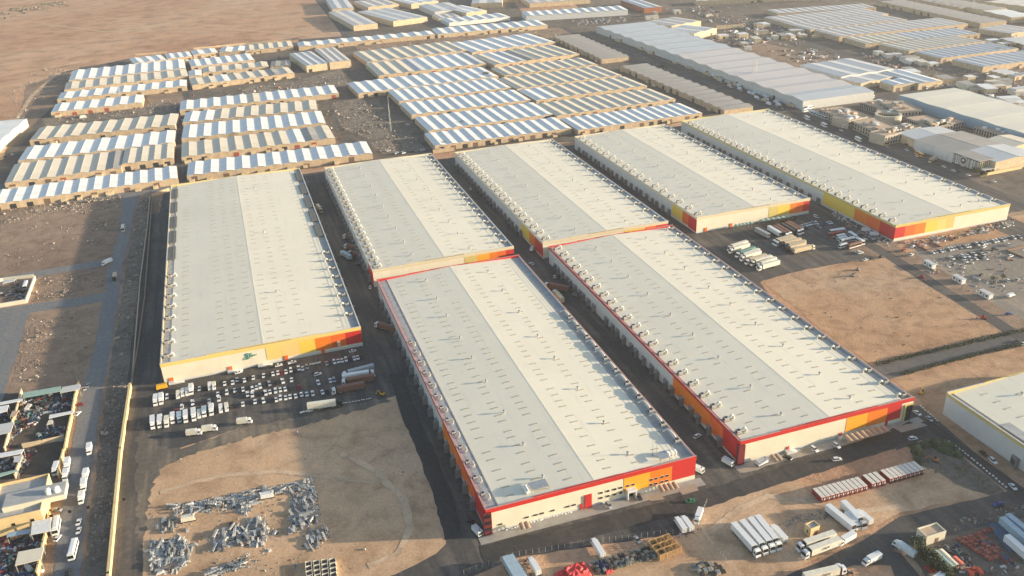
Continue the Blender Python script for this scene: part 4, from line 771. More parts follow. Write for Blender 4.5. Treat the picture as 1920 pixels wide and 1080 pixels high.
def lorry(t, tail, nose, col, ccol, label, group, z=3.0, **k):
    a = dirof(t, tail, nose, z); c = place(t, ((tail[0]+nose[0])/2, (tail[1]+nose[1])/2), z); return semi(col, ccol, c, a, label, group, **k)
lorry('p1', (1600,365), (1340,432), 'silver', 'white', 'flat grey trailer lorry at the top of the right-hand trio in the lot', 'lorries at the right of the lot')
lorry('p1', (1335,470), (1612,425), 'white', 'white', 'white lorry facing right between two others in the lot', 'lorries at the right of the lot')
lorry('p1', (1605,480), (1325,525), 'brown', 'white', 'brown-sided lorry under the white one facing right', 'lorries at the right of the lot')
lorry('p1', (1488,570), (1210,625), 'brown', 'white', 'brown-sided lorry standing alone below the trio', 'lorries at the right of the lot')
lorry('p1', (918,815), (1222,775), 'cream', 'dark', 'cream lorry with a dark cab beside the white edge stones', 'lorries at the right of the lot')
def skip(t, p, a, m, label):
    v = place(t, p, .8); r = thing('generator', label, 'machine', (v.x,v.y,.12), a); b = MB(); b.box(-2.6,2.6,-1.1,1.1,.4,2.2,0,.2,.1); b.build('casing', m, r); b = MB(); b.box(-2.8,2.8,-1.2,1.2,.05,.4); b.build('skid', DARK, r); b = MB(); b.tube([(1.6,0,2.2),(1.6,0,2.9)], .15); b.build('exhaust', DARK, r); b = MB(); b.box(2.42,2.62,-.8,.8,.7,1.8); b.build('grille', DARK, r); return r
skip('p2', (270,125), .1, PAINT['yellow'], 'yellow skip-like machine at the near left corner of the teal-sign warehouse')
# truck park on the right
TP = 'lorries in the right-hand truck park'
for k, (ta, no, c) in enumerate([((340,410),(150,470),'cream'),((350,440),(175,492),'cream'),((408,475),(245,535),'tealgreen'),((462,497),(285,560),'cream'),((465,520),(300,572),'cream'),((525,557),(350,608),'sand'),((585,570),(405,622),'cream'),((630,590),(470,650),'cream'),((662,622),(480,672),'cream')]):
    lorry('r1', ta, no, c, 'white' if k % 3 else 'cream', ('green-topped' if c == 'tealgreen' else 'pale')+' lorry, %s from the top in the left truck-park block' % ORD[k], TP)
for k, (ta, no, c, cc) in enumerate([((805,355),(640,400),'sand','white'),((835,372),(665,415),'sand','white'),((890,388),(720,428),'sand','dark'),((935,412),(770,450),'sand','dark'),((935,432),(780,475),'sand','dark'),((865,492),(1028,455),'sand','cream')]):
    lorry('r1', ta, no, c, cc, 'tan-topped lorry, %s from the top in the middle block' % ORD[k] if k < 5 else 'tan lorry facing right below the middle block', TP)
for k, (ta, no, c) in enumerate([((465,285),(575,342),'silver'),((605,272),(690,322),'white'),((640,255),(765,330),'brown'),((675,243),(795,315),'brown'),((732,237),(842,302),'dark'),((770,222),(890,293),'brown'),((800,212),(920,280),'brown')]):
    lorry('r1', ta, no, c, 'white', 'lorry lying down-right, %s from the left in the back block' % ORD[k], TP, tractor=k not in (0,1,4))
for k, (ta, no, c, s) in enumerate([((1380,310),(1215,345),'red','white'),((1395,332),(1280,358),'white',None),((1402,358),(1305,380),'white',None),((1505,375),(1310,410),'white','red'),((1565,420),(1395,468),'brown','white'),((1400,436),(1325,456),'white',None),((1360,287),(1240,305),'white','dark')]):
    a = dirof('r1', ta, no, 2); bus(11 if c != 'white' or k in (3,6) else 7, c, place('r1', ((ta[0]+no[0])/2,(ta[1]+no[1])/2), 2), a, '%s bus, %s in the cluster near the red corner' % (dict(red='red',white='white',brown='maroon')[c], ORD[k]), 'buses in the right-hand truck park', s)
bus(8, 'white', place('r1', (1460,340), 2), dirof('r1',(1420,310),(1505,365),2), 'white bus parked crosswise behind the maroon one', 'buses in the right-hand truck park')
bus(8, 'white', place('r1', (1535,400), 2), dirof('r1',(1510,385),(1565,415),2), 'white bus parked crosswise nearest the red corner', 'buses in the right-hand truck park')
a9 = dirof('r1', (900,235), (945,262))
car_row('r1', [(925,247,'w'),(960,237,'w'),(985,230,'w'),(1010,224,'w'),(1040,220,'s'),(1075,217,'w')], a9, 'the line right of the lorries', 'cars in the truck park')
car_row('r1', [(975,272,'d'),(1105,257,'s'),(1175,222,'b'),(1205,214,'w'),(1230,208,'w'),(1085,150,'s'),(1065,146,'w')], a9, 'the loose cars before the red panels', 'cars in the truck park')
car_row('r1', [(735,482,'b'),(835,512,'b'),(940,502,'w')], .2, 'the trio below the tan lorries', 'cars in the truck park')
car_row('r1', [(730,190,'d'),(795,180,'d'),(840,168,'d')], .2, 'the row under the shade roofs', 'cars in the truck park')
car_row('r1', [(1535,322,'s'),(1585,387,'w'),(1520,517,'w'),(1545,530,'w'),(1600,602,'w'),(1665,592,'d'),(1770,572,'d')], .0, 'the open edge of the truck park', 'cars in the truck park')
# right-hand lot
cc = 'wsdwsdwwsdwdwwddwdwwsdwwdwsddwdsdd'
spec = [(690+33.2*k, 530-6.0*k+uni(-3,3), cc[k % len(cc)]) for k in range(32)]
car_row('r2', spec, a9, 'the long row of the far lot', 'cars in the far right lot')
car_row('r2', [(920,597,'w'),(985,592,'d'),(1050,578,'w'),(1075,575,'s'),(1110,568,'w'),(1140,556,'d'),(1180,550,'w'),(1245,542,'d'),(1275,550,'w')], a9, 'the upper short row of the far lot', 'cars in the far right lot')
car_row('r2', [(1080,630,'w'),(1130,607,'s'),(1165,602,'d'),(1200,602,'w'),(1255,587,'d'),(1300,575,'d'),(1320,600,'w')], a9, 'the lower short row of the far lot', 'cars in the far right lot')
for x, y, c, a, lb in [(1300,462,'w',.3,'white car alone below the long row of the far lot'),(1590,435,'w',1.2,'white vehicle standing alone near the right edge of the far lot'),(1430,490,'d',-.5,'dark car amid planters in the far lot'),(1620,572,'w',.2,'white car beside the fenced square of the far lot'),(1285,505,'d',.3,'dark car just above the short rows of the far lot'),(1700,852,'s',.4,'silver car at the right edge near two trees'),(1580,862,'w',1.2,'white vehicle beside the two trees at the right'),(1275,797,'d',.3,'dark car on the bare lot between the white huts'),(440,555,'w',.5,'white car on the verge near the red corner'),(345,502,'r',.3,'red car on the verge near the red corner'),(970,355,'d',.2,'dark car at the foot of the yellow wall panels'),(85,577,'d',.3,'dark car at the edge of the orange plot')]:
    car('suv', CK[c], place('r2', (x, y)), a, lb, None)
box_truck(6, 'white', 'white', place('r2', (1622,1042), 1), .2, 'small white truck near the lowest white hut at the right', None)
car('sedan', 'blue', place('f', (1835,685)), -.3, 'blue pickup-like car on the lot road at the right edge', None)
car('sedan', 'dark', place('f', (1885,838)), .2, 'dark car on the hedged side road at the right edge', None)
car('sedan', 'white', place('f', (1915,852)), .2, 'white car on the hedged side road at the right edge', None)
# foreground lorries and trucks
FG_ = 'white lorries on the sandy yard'
for k, (ta, no) in enumerate([((215,375),(490,680)),((310,345),(573,650)),((400,315),(655,625)),((480,292),(728,600))]):
    lorry('z1', ta, no, 'white', 'white', 'white lorry, %s from the left in the row of four on the sand' % ORD[k], FG_)
lorry('z1', (1310,490), (985,600), 'cream', 'white', 'upper of two lettered white lorries beside the small hut', FG_, text=True)
lorry('z1', (1368,560), (1045,680), 'cream', 'white', 'lower of two lettered white lorries beside the small hut', FG_, text=True)
lorry('z1', (1080,945), (1405,870), 'cream', 'white', 'lettered white lorry at the bottom edge meeting a tractor unit', FG_, text=True)
lorry('z1', (1550,870), (1400,850), 'white', 'white', 'white tractor unit without trailer facing the bottom lorry', None, trailer=False, L_=7.5)
lorry('z1', (1335,220), (1560,400), 'white', 'white', 'long white trailer behind the small hut, without a tractor', FG_, tractor=False, L_=16.5)
lorry('z1', (1490,170), (1645,325), 'white', 'silver', 'white lorry with a grey cab at the back of the trailer group', FG_, L_=13.5)
def btruck(t, ta, no, label, col='white', cc='white', L_=8.5, z=2.4, group='white box trucks in the foreground'):
    box_truck(L_, col, cc, place(t, ((ta[0]+no[0])/2,(ta[1]+no[1])/2), z), dirof(t, ta, no, z), label, group)
btruck('z1', (1490,250), (1620,390), 'white box truck tucked between the white trailers')
btruck('z1', (1735,320), (1620,225), 'white box truck at the right end of the trailer group')
btruck('z1', (785,530), (650,385), 'white box truck beside the row of four lorries', L_=9.5)
btruck('z1', (1580,470), (1395,575), 'white box truck between the lettered lorries and the road', L_=8.8)
btruck('z1', (1860,705), (1685,790), 'white box truck on the low road at the bottom', L_=8.2)
btruck('h', (1465,950), (1420,875), 'long white box truck on the road before the nearest warehouse', L_=10.5)
btruck('p6', (495,500), (430,390), 'white box truck by the fence at the bottom, beside blue trailers', L_=9)
btruck('p6', (1745,135), (1690,50), 'left of two white box trucks on the road near the sandy yard', L_=8.5)
btruck('p6', (1800,120), (1745,45), 'right of two white box trucks on the road near the sandy yard', L_=8.5)
btruck('i', (100,705), (80,760), 'white box truck standing at the corner of the sandy yard', L_=8)
btruck('p7', (365,690), (175,565), 'white box truck beside the beige storage hut at the bottom right', L_=9.5)
btruck('p7', (760,1030), (660,1100), 'white box truck cut by the bottom edge near the shrubs', L_=8)
for k, (ta, no, c) in enumerate([((235,425),(330,585),'bluegrey'),((275,405),(385,580),'bluegrey')]): lorry('p6', ta, no, c, c, '%s of two blue-grey trailers by the fence at the bottom' % ('left' if k == 0 else 'right'), None, tractor=False, L_=15)
for k, (ta, no) in enumerate([((1700,310),(1990,560)),((1790,270),(2080,500))]): lorry('p7', ta, no, 'bluegrey', 'white', '%s of two long pale trailers at the right bottom edge' % ('left' if k == 0 else 'right'), None, tractor=False)
lorry('p7', (1770,560), (2000,760), 'white', 'white', 'white trailer beside stacked blue pipes at the right bottom edge', None, tractor=False, L_=14)
for t, x, y, c, q, lb in [('h',1505,683,'s',(1535,720),'silver car nosed to the stripes before the nearest warehouse'),('h',1675,635,'d',(1690,660),'dark car by the paved pad before the nearest warehouse'),('h',1665,875,'s',(1690,905),'silver car on the road beside the bottom fence'),('i',740,367,'w',(765,385),'white car at the pad before the second red warehouse'),('i',865,347,'w',(890,365),'white car left of the long shade canopy'),('i',868,424,'w',(900,420),'white car on the road before the second red warehouse'),
  ('i',1295,307,'w',(1330,302),'white car at the bend near the planted corner'),('i',1320,163,'w',(1345,180),'white car beside the glass corner entrance'),('i',1388,195,'s',(1405,210),'silver car on the bend beyond the glass corner'),('i',1692,390,'d',(1715,410),'dark car on the right-hand road below the raked docks'),('i',1745,432,'w',(1765,450),'white car on the right-hand road below the raked docks'),('i',1858,577,'w',(1880,600),'white car near the right edge on the bending road'),
  ('i',1775,677,'b',(1745,680),'blue-sided car on the low road at the right'),('i',42,657,'g',(10,662),'bright green car on the road before the sandy yard'),('i',83,293,'w',(105,280),'white car in the dark alley between the red warehouses'),('i',590,415,'d',(560,400),'dark car behind the small tan canopy'),
  ('h',725,772,'d',(700,765),'dark car in the shade beside the nearest warehouse corner'),('e',1315,578,'s',(1290,570),'silver car in the alley under the long grey wall'),('e',1200,475,'w',(1190,440),'white car in the alley near the lorry trailers'),('e',1070,402,'w',(1050,395),'white car at the mouth of the alley behind the nearest roof'),('e',162,535,'w',(162,500),'white car in the yard left of the nearest roof'),('e',95,410,'d',(70,405),'dark car in the yard left of the beige-banded roof'),('b',727,1062,'w',(715,1030),'white car in the alley beside the second back-row roof')]:
    car('suv' if rnd() < .4 else 'sedan', CK[c], place(t, (x, y)), dirof(t, (x,y), q), lb, None)
lorry('e', (1265,535), (1160,515), 'brown', 'white', 'brown-sided lorry backed across the alley between red warehouses', None)
lorry('e', (1240,600), (1200,555), 'sand', 'white', 'pale-topped lorry standing along the alley edge', None, L_=14)
lorry('e', (300,765), (208,738), 'brown', 'white', 'brown-sided lorry backed to the docks left of the nearest roof', None)
for k, (ta, no, c) in enumerate([((95,250),(15,240),'brown'),((100,310),(20,295),'brown'),((110,350),(50,335),'brown'),((45,360),(5,335),'bluegrey')]): lorry('e', ta, no, c, 'white', '%s lorry from the back at the shaded docks of the beige-banded roof' % ORD[k], 'lorries at the shaded docks', L_=13)
lorry('d', (1775,60), (1815,110), 'sand', 'sand', 'sand-coloured lorry in the alley right of the teal-sign warehouse', None, L_=12)
# left road
for t, x, y, c, q, lb in [('p3',935,70,'s',(945,50),'pale car beside the wall end at the top of the junk yards'),('p3',890,105,'s',(875,90),'silver car at the corner of the green-roofed yard'),('p3',848,272,'r',(880,268),'dark red car against the yard wall'),('p3',828,370,'w',(848,350),'white car against the yard wall'),('p4',795,535,'w',(785,565),'upper of two white cars on the left road'),('p4',797,620,'w',(787,650),'lower of two white cars on the left road'),('p4',580,697,'w',(600,670),'white car parked before the junk yard gate'),('p4',690,1035,'d',(700,1010),'dark car at the bottom of the left road'),('p4',580,410,'s',(610,412),'silver car on the red earth beside the beige building')]:
    car('sedan', CK[c], place(t, (x, y)), dirof(t, (x,y), q), lb, None)
for t, ta, no, L_, lb in [('p3',(955,700),(945,795),7,'white truck alone on the left road'),('p3',(725,855),(705,965),7.5,'white truck against the yard wall, upper of two'),('p3',(705,990),(690,1060),6.5,'white truck against the yard wall, lower of two'),('p3',(920,985),(900,1060),6.5,'white truck in the road-side queue, uppermost of three'),('p4',(850,100),(840,215),7.5,'white truck in the road-side queue, middle of three'),('p4',(830,240),(815,330),6.5,'white truck in the road-side queue, lowest of three'),('p4',(665,115),(645,190),6,'white van-like truck below the yard wall'),('p3',(610,905),(575,1010),8,'grey-white truck inside the junk yard')]:
    btruck(t, ta, no, lb, L_=L_, z=1.6, group=None)
bus(10, 'white', place('p4', (740,812), 1.6), dirof('p4',(765,725),(720,900),1.6), 'white bus driving on the left road', None)
bus(9.5, 'white', place('p4', (570,570), 1.6), dirof('p4',(585,490),(560,650),1.6), 'white bus parked beside the white-roofed shed', None)
bus(9, 'cream', place('d', (692,203), 1.6), dirof('d',(695,180),(690,225),1.6), 'white bus on the upper left road', None)
btruck('d', (620,385), (580,402), 'white truck at the upper road junction on the left', z=1.5, L_=8, group=None); btruck('d', (650,455), (640,500), 'dark-cabbed truck on the left road below the junction', col='sand', cc='dark', z=1.5, L_=9, group=None)
# avenue traffic and coaches
for k, (x, y) in enumerate([(695,620),(715,605)]): bus(10,'white',place('c',(x,y),1.5),.25,'%s coach beside the stone complex' % ('lower' if k == 0 else 'upper'),'coaches beside the stone complex')
for k in range(6): bus(8,'white',place('r3',(175+k*22,262+k*8.5),1.5),dirof('r3',(170,262),(205,290),1.5),'%s minibus from the left in the slanted row' % ORD[k],'minibuses in the slanted row by the stone complex','bluegrey','bluegrey')
for x, y, c, L_, lb in [(145,310,'white',9,'white bus on the avenue, farthest back'),(285,368,'white',9,'white bus on the avenue below the minibuses'),(430,372,'white',11,'white coach at the kerb of the stone complex'),(455,368,'white',11,'second white coach at the kerb of the stone complex'),(565,485,'white',9,'white bus on the avenue before the yellow buses'),(770,510,'yellow',11,'yellow bus parked nearest the stone wing'),(1065,607,'yellow',11,'yellow bus parked before the grey halls'),(215,210,'white',10,'white coach behind the minibuses'),(555,163,'white',10,'white coach at the back wall of the complex'),(620,150,'white',10,'white coach behind the stone wings, next along'),(665,142,'white',10,'white coach farthest behind the stone wings')]:
    bus(L_, c, place('r3',(x,y),1.5), dirof('r3',(x-40,y-22),(x+40,y+22),1.5) if x not in (215,555,620,665) else .3, lb, None, None, 'cream' if c == 'yellow' else None)
bus(11,'dark',place('r3',(655,95),1.5),dirof('r3',(630,85),(685,105),1.5),'dark bus with red end at the crossroads',None,'red')
for k, (x, y, c) in enumerate([(425,412,'w'),(668,498,'s'),(960,572,'w'),(1045,620,'w'),(1220,690,'d'),(1265,708,'w'),(1345,740,'w'),(1375,742,'d'),(1465,775,'w'),(1675,827,'w'),(800,545,'s'),(955,527,'d'),(990,522,'w')]):
    car('sedan', CK[c], place('r3',(x,y)), dirof('r3',(x,y),(x+40,y+18)), '%s car on the avenue, %s along from the crossroads' % (CN[c], ORD[k]), 'cars on the avenue', False)
lorry('r3', (1205,625), (1150,650), 'sand', 'sand', 'sand-coloured truck behind the yellow bus', None, L_=11)
for k in range(64):
    x = 1270+uni(0,200)**1.0; y = 103+(x-1270)*.52+uni(-9,9); ang = dirof('o',(x,y),(x+20,y+9)); v = place('o',(x,y),1)
    if k % 3: box_truck(9, 'white' if rnd() < .7 else 'sand', 'white', v, ang+random.choice((0,3.14)), 'truck parked between the enormous pale shed and the grey rows', 'trucks beside the enormous pale shed')
    else: car('suv', random.choice(('white','silver','dark')), v, ang, 'car among the trucks beside the enormous pale shed', 'cars beside the enormous pale shed', False)
for k in range(30):
    x = 1300+k*20+uni(-8,8); y = 22+(x-1290)*.315+uni(-7,7); kk = rnd(); v = place('o',(x,y),1); ang = dirof('o',(x,y),(x+20,y+6))+random.choice((0,3.14))
    if kk < .3: box_truck(9, 'white', 'white', v, ang, 'far truck on the avenue behind the pale halls', 'trucks on the far avenue')
    else: car('suv', random.choice(('white','white','silver','dark')), v, ang, 'far car on the avenue behind the pale halls', 'cars on the far avenue', False)
for k in range(14):
    x = 1060+k*28+uni(-9,9); y = 33-(x-1000)*.056+uni(-2,2); car('suv', random.choice(('white','white','dark')), place('o',(x,y),1), dirof('o',(x,y),(x+20,y-1)), 'far car on the highway at the top', 'cars on the far highway', False)
for k in range(52):
    u_, v_ = uni(0,1), uni(0,1); x, y = 1072+95*u_+10*v_, 38-8*u_+10*v_; car('suv', 'white' if rnd() < .8 else 'silver', place('o',(x,y),1), dirof('o',(x,y),(x+20,y+8)), 'white vehicle in the packed far lot above the pale shed', 'vehicles in the packed far lot', False)
for k, (t, x, y) in enumerate([('b',265,848),('b',312,862),('b',335,858),('b',350,860),('b',398,852),('b',425,850),('b',450,846),('b',465,843),('b',160,388),('b',268,535),('b',375,700),('b',455,735),('b',410,680),('b',1160,580),('a',330,450),('a',1570,322),('a',1685,440),('a',70,870),('a',25,880),('a',1795,915),('a',1840,912),('a',1660,310),('a',1680,340),('a',1700,370)]):
    car('suv', random.choice(('white','white','silver','dark')), place(t,(x,y)), uni(0,3), 'car parked in the lanes between the shed rows', 'cars in the lanes between the sheds', False)
# ------------------------------------------------------------------ walls, fences, containers, huts, trees, loose goods
def wall(label, t, pp, h, th, m, piers=0, group=None, name='boundary_wall'):
    pts = [GP(t, x, y, 0) for x, y in pp]; o = pts[0]; r = thing(name, label, 'wall', (o.x,o.y,0), 0, group); b = MB((o.x,o.y,0)); c = MB((o.x,o.y,0))
    for i in range(len(pts)-1):
        d = pts[i+1]-pts[i]; b.obox((pts[i]+pts[i+1])/2, d, d.length+(th if i < len(pts)-2 else 0), th, 0, h); c.obox((pts[i]+pts[i+1])/2, d, d.length+th, th+.16, h, h+.14)
    b.build('wall_panel', m, r); c.build('coping', m, r); return r
wall('long tan wall with a lit face along the rubble strip, lower left', 'o', [(246,728),(228,850),(206,1085),(198,1180)], 2.8, .9, GOLD)
wall('low wall continuing the tan one, browned for shade, beside the shaded drive', 'o', [(286,372),(272,560),(258,660),(247,722)], 1.3, .5, paint((.26,.19,.14), .9))  # shade on this stretch is put into its darker brown
wall('low rubble-stone wall beside the shaded drive, upper left', 'd', [(845,30),(830,200),(790,500),(745,1070)], 1.1, .5, SAND)
wall('tan yard wall of the green-roofed junk yard, facing the road', 'p3', [(850,75),(815,200),(780,400),(735,600),(700,800)], 2.6, .5, GOLD)
wall('tan wall between the beige building and the truck queue', 'p3', [(690,800),(655,930),(635,1075)], 2.6, .5, GOLD)
wall('tan yard wall at the bottom left, by the parked bus', 'p4', [(518,490),(480,680),(455,790),(420,960),(390,1090)], 2.8, .5, GOLD)
wall('thin wall dividing the upper junk yards', 'p3', [(240,150),(165,450)], 2.4, .4, TAN2)
wall('thin wall dividing the middle junk yards', 'p3', [(155,455),(110,600),(60,780)], 2.4, .4, TAN2)
wall('wall running across the junk yards above the dark yard', 'p3', [(250,740),(460,700),(690,650)], 2.2, .4, TAN2)
wall('thin wall beside the lower dark yard', 'p3', [(245,850),(170,1070)], 2.4, .4, TAN2)
wall('pale walls round the small yard with a white bus, left edge', 'd', [(-60,660),(150,625),(200,490)], 2.4, .6, CREAM)
wall('pale back wall of the small yard, left edge', 'd', [(-60,520),(20,500),(190,480)], 2.0, .5, CREAM)
wall('tan end wall across the alley behind the second warehouse', 'o', [(812,288),(852,283)], 3.2, .5, TAN)
wall('tan end wall across the drive left of the teal-sign warehouse', 'o', [(285,370),(318,358)], 2.6, .5, TAN)
wall('tan wall along the upper left desert road', 'a', [(760,312),(938,298)], 2.2, .4, TAN2); wall('tan wall behind the beige desert-edge row', 'a', [(1090,278),(1380,250),(1640,232)], 2.2, .4, TAN2)
wall('tan plot wall at the avenue beside the grey right-hand rows', 'c', [(725,215),(835,205)], 4, .6, TAN2); wall('tan wall by the junk below the blue hall', 'c', [(190,165),(345,155)], 5, .6, TAN2)
wall('kerb wall round the small fenced square at the right', 'r2', [(500,450),(660,415),(800,475),(625,515),(500,450)], .8, .5, BROWN)
wall('kerb wall of the second fenced square at the right edge', 'r2', [(1780,600),(1570,515),(1780,465)], .8, .5, BROWN)
wall('pale garden wall before the dark-fronted showroom', 'r3', [(1570,790),(1700,765),(1900,725)], 2, .5, GOLD)
def small_building(label, t, fl, fr, bl, h, m, m2=None, door=True, name='hut', par=.5):
    L, R, B = GP(t,*fl,h), GP(t,*fr,h), GP(t,*bl,h); u = (R-L).normalized(); v = Vector((-u.y,u.x,0)); ln = (R-L).length; d = abs((B-L).dot(v)); r = thing(name, label, name.replace('_',' '), (L.x,L.y,0), math.atan2(u.y,u.x))
    b = MB(); b.box(0,ln,0,d,0,h-par); b.build('wall', m, r); b = MB(); b.box(.3,ln-.3,.3,d-.3,h-par-.1,h-par+.04); b.build('roof', m2 or SAND, r)
    b = MB(); [b.box(*q,h-par-.02,h) for q in ((-.06,ln+.06,-.06,.28),(-.06,ln+.06,d-.28,d+.06),(-.06,.28,.28,d-.28),(ln-.28,ln+.06,.28,d-.28))]; b.build('parapet', m, r)
    if door: b = MB(); b.box(ln*.5,ln*.5+1.3,-.12,0,0,2.2); b.build('door', BROWN, r); b = MB(); b.box(-.12,0,d*.4,d*.6,1.2,2.2); b.build('window', GLASS, r)
    return r
small_building('small beige hut with an open flat roof among the white lorries', 'z1', (1085,430), (1185,390), (1020,370), 4.0, GOLD, GREY)
small_building('beige flat-roofed storage hut beside the low road at the bottom right', 'p7', (578,490), (845,410), (437,372), 4.2, CREAM, SAND)
bb = small_building('beige two-storey building with a lit end wall, bottom left', 'p4', (-120,530), (410,410), (-60,160), 8.0, GOLD, GREY, False, 'beige_building', 1.2)
for k in range(7): b = MB(); b.box(7+k*6.5,8.2+k*6.5,-.1,-.0,3.6,4.8); b.build('window', GLASS, bb)
b = MB(); b.box(4,26,5,14,6.85,9.0); us = b.build('upper_storey', CREAM, bb); b = MB(); b.box(4.3,25.7,5.3,13.7,9.0,9.12); b.build('upper_roof', GREY, us); b = MB(); [b.tube([(20+3*k,8,9.1),(20+3*k,8,11.0),(20+3*k,8,11.5)], [1.2,1.2,.4], 12) for k in range(2)]; b.build('roof_tank', WHITE, bb)
for k, (x, y) in enumerate([(655,672),(1005,850),(1325,1030)]):
    v = place('r2', (x,y), 1.5); r = thing('site_cabin', 'white site cabin beside the lot road, %s from the back' % ORD[k], 'cabin', (v.x,v.y,.1), a9, 'white cabins along the lot road'); b = MB(); b.box(-3.6,3.6,-1.4,1.4,.1,2.8); b.build('wall', WHITE, r); b = MB(); b.box(-3.8,3.8,-1.6,1.6,2.8,3.0); b.build('roof', LGREY, r)
    for x2 in (-2.8,1.4): b = MB(); b.box(x2,x2+1.2,-1.48,-1.4,1.1,2.2); b.build('window', GLASS, r)
    b = MB(); b.box(-.6,.4,-1.48,-1.4,.1,2.2); b.build('door', TAN, r)
def awning(label, t, q, h, m, posts=True):
    p = [GP(t,x,y,h) for x, y in q]; c = sum(p, Vector())/4; r = thing('shed_roof', label, 'open shed', (c.x,c.y,0)); b = MB((c.x,c.y,0)); dn = Vector((0,0,.25))
    b.hexa([v-dn for v in p]+list(p)); b.build('roof', m, r); b = MB((c.x,c.y,0))
    for v in p: w = v.lerp(Vector((c.x,c.y,v.z)), .05); b.box(w.x-.12,w.x+.12,w.y-.12,w.y+.12,0,h-.26)
    b.build('posts', STEEL, r); return r
awning('pale green sheet roof at the top of the junk yards', 'p3', [(240,205),(650,132),(650,78),(243,150)], 4.5, PGREEN)
awning('grey sheet roof right of the green one', 'p3', [(640,152),(850,112),(855,55),(668,88)], 4.0, LGREY)
awning('long white sheet roof crossing the middle of the junk yard', 'p3', [(520,422),(778,365),(790,338),(528,385)], 4.0, WHITE)
awning('small cream sheet roof at the end of the long white one', 'p3', [(495,490),(560,478),(562,440),(520,440)], 3.5, CREAM)
awning('white sheet roof at the left edge, upper', 'p3', [(-60,290),(235,232),(240,205),(-60,262)], 4.0, WHITE)
awning('curved white sheet roof at the left edge', 'p3', [(-60,378),(75,342),(92,278),(-60,305)], 4.0, WHITE)
awning('broad white sheet roof at the left edge, middle', 'p3', [(-80,608),(112,572),(150,458),(-80,500)], 4.5, LGREY)
awning('white sheet roof over the lower left yard', 'p3', [(-60,850),(228,795),(255,748),(-60,805)], 4.0, WHITE)
awning('grey sheet roof beside the lower left yard', 'p3', [(140,890),(215,890),(245,815),(160,825)], 3.5, LGREY)
awning('greenish sheet roof above the beige building', 'p3', [(-60,1060),(185,985),(190,965),(-60,1020)], 3.5, PGREEN)
awning('tan sheet roof in the upper left yard', 'p3', [(105,405),(165,395),(205,335),(130,345)], 3.5, SAND)
awning('large white sheet roof beside the parked bus', 'p4', [(310,662),(510,622),(517,490),(325,530)], 5.0, WHITE)
awning('pale blue sheet roof left of the large white one', 'p4', [(65,685),(300,645),(310,600),(75,640)], 4.0, PALEBLUE)
awning('ribbed white sheet roof at the bottom left', 'p4', [(150,975),(415,910),(445,785),(185,835)], 5.0, CREAM)
awning('open-framed shed in the small yard at the left edge', 'd', [(15,515),(80,500),(90,488),(20,495)], 3.0, LGREY)
bus(9, 'white', place('d', (145,525), 1.6), dirof('d',(155,495),(135,555),1.6), 'white bus inside the small walled yard at the left edge', None)
def canopy(label, t, q, n, h=2.7, m=paint((.40,.29,.20), .9)):
    p = [GP(t,x,y,h) for x, y in q]; u = (p[1]-p[0]); ln = u.length; u.normalize(); v = Vector((-u.y,u.x,0)); d = abs((p[3]-p[0]).dot(v)); r = thing('shade_canopy', label, 'shade canopy', (p[0].x,p[0].y,0), math.atan2(u.y,u.x)); w = ln/n
    for i in range(n):
        b = MB(); N_ = 6
        for k in range(N_):
            a0, a1 = math.pi*k/N_, math.pi*(k+1)/N_; x0, x1 = i*w+w*(.5-.47*math.cos(a0)), i*w+w*(.5-.47*math.cos(a1)); z0, z1 = h+.6*math.sin(a0), h+.6*math.sin(a1)
            b.hexa([(x0,0,z0-.06),(x1,0,z1-.06),(x1,d,z1+.3),(x0,d,z0+.3),(x0,0,z0),(x1,0,z1),(x1,d,z1+.36),(x0,d,z0+.36)])
        b.build('fabric_bay', m, r)
    for i in range(n+1): b = MB(); b.box(i*w-.08,i*w+.08,d-.2,d-.05,0,h+.25); b.box(i*w-.05,i*w+.05,.1,d-.2,h-.2,h-.1); b.build('post', STEEL, r)
canopy('long tan shade canopy before the second red warehouse', 'i', [(935,330),(1172,268),(1130,240),(893,300)], 8)
canopy('small tan shade canopy left of the pad before the second red warehouse', 'i', [(520,442),(570,430),(545,395),(490,408)], 2)
canopy('tan two-bay shade canopy before the nearest warehouse, left', 'h', [(1012,825),(1070,812),(1050,780),(1000,790)], 2)
canopy('tan four-bay shade canopy before the nearest warehouse, right', 'h', [(1800,612),(1905,588),(1880,558),(1775,580)], 4)
canopy('green-grey shade roof under the beige wall of the truck park, left', 'f', [(300,196),(400,178),(395,172),(298,188)], 5, 3, PGREEN)
canopy('green-grey shade roof under the orange panels of the truck park', 'f', [(440,167),(610,143),(605,137),(438,160)], 6, 3, PGREEN)
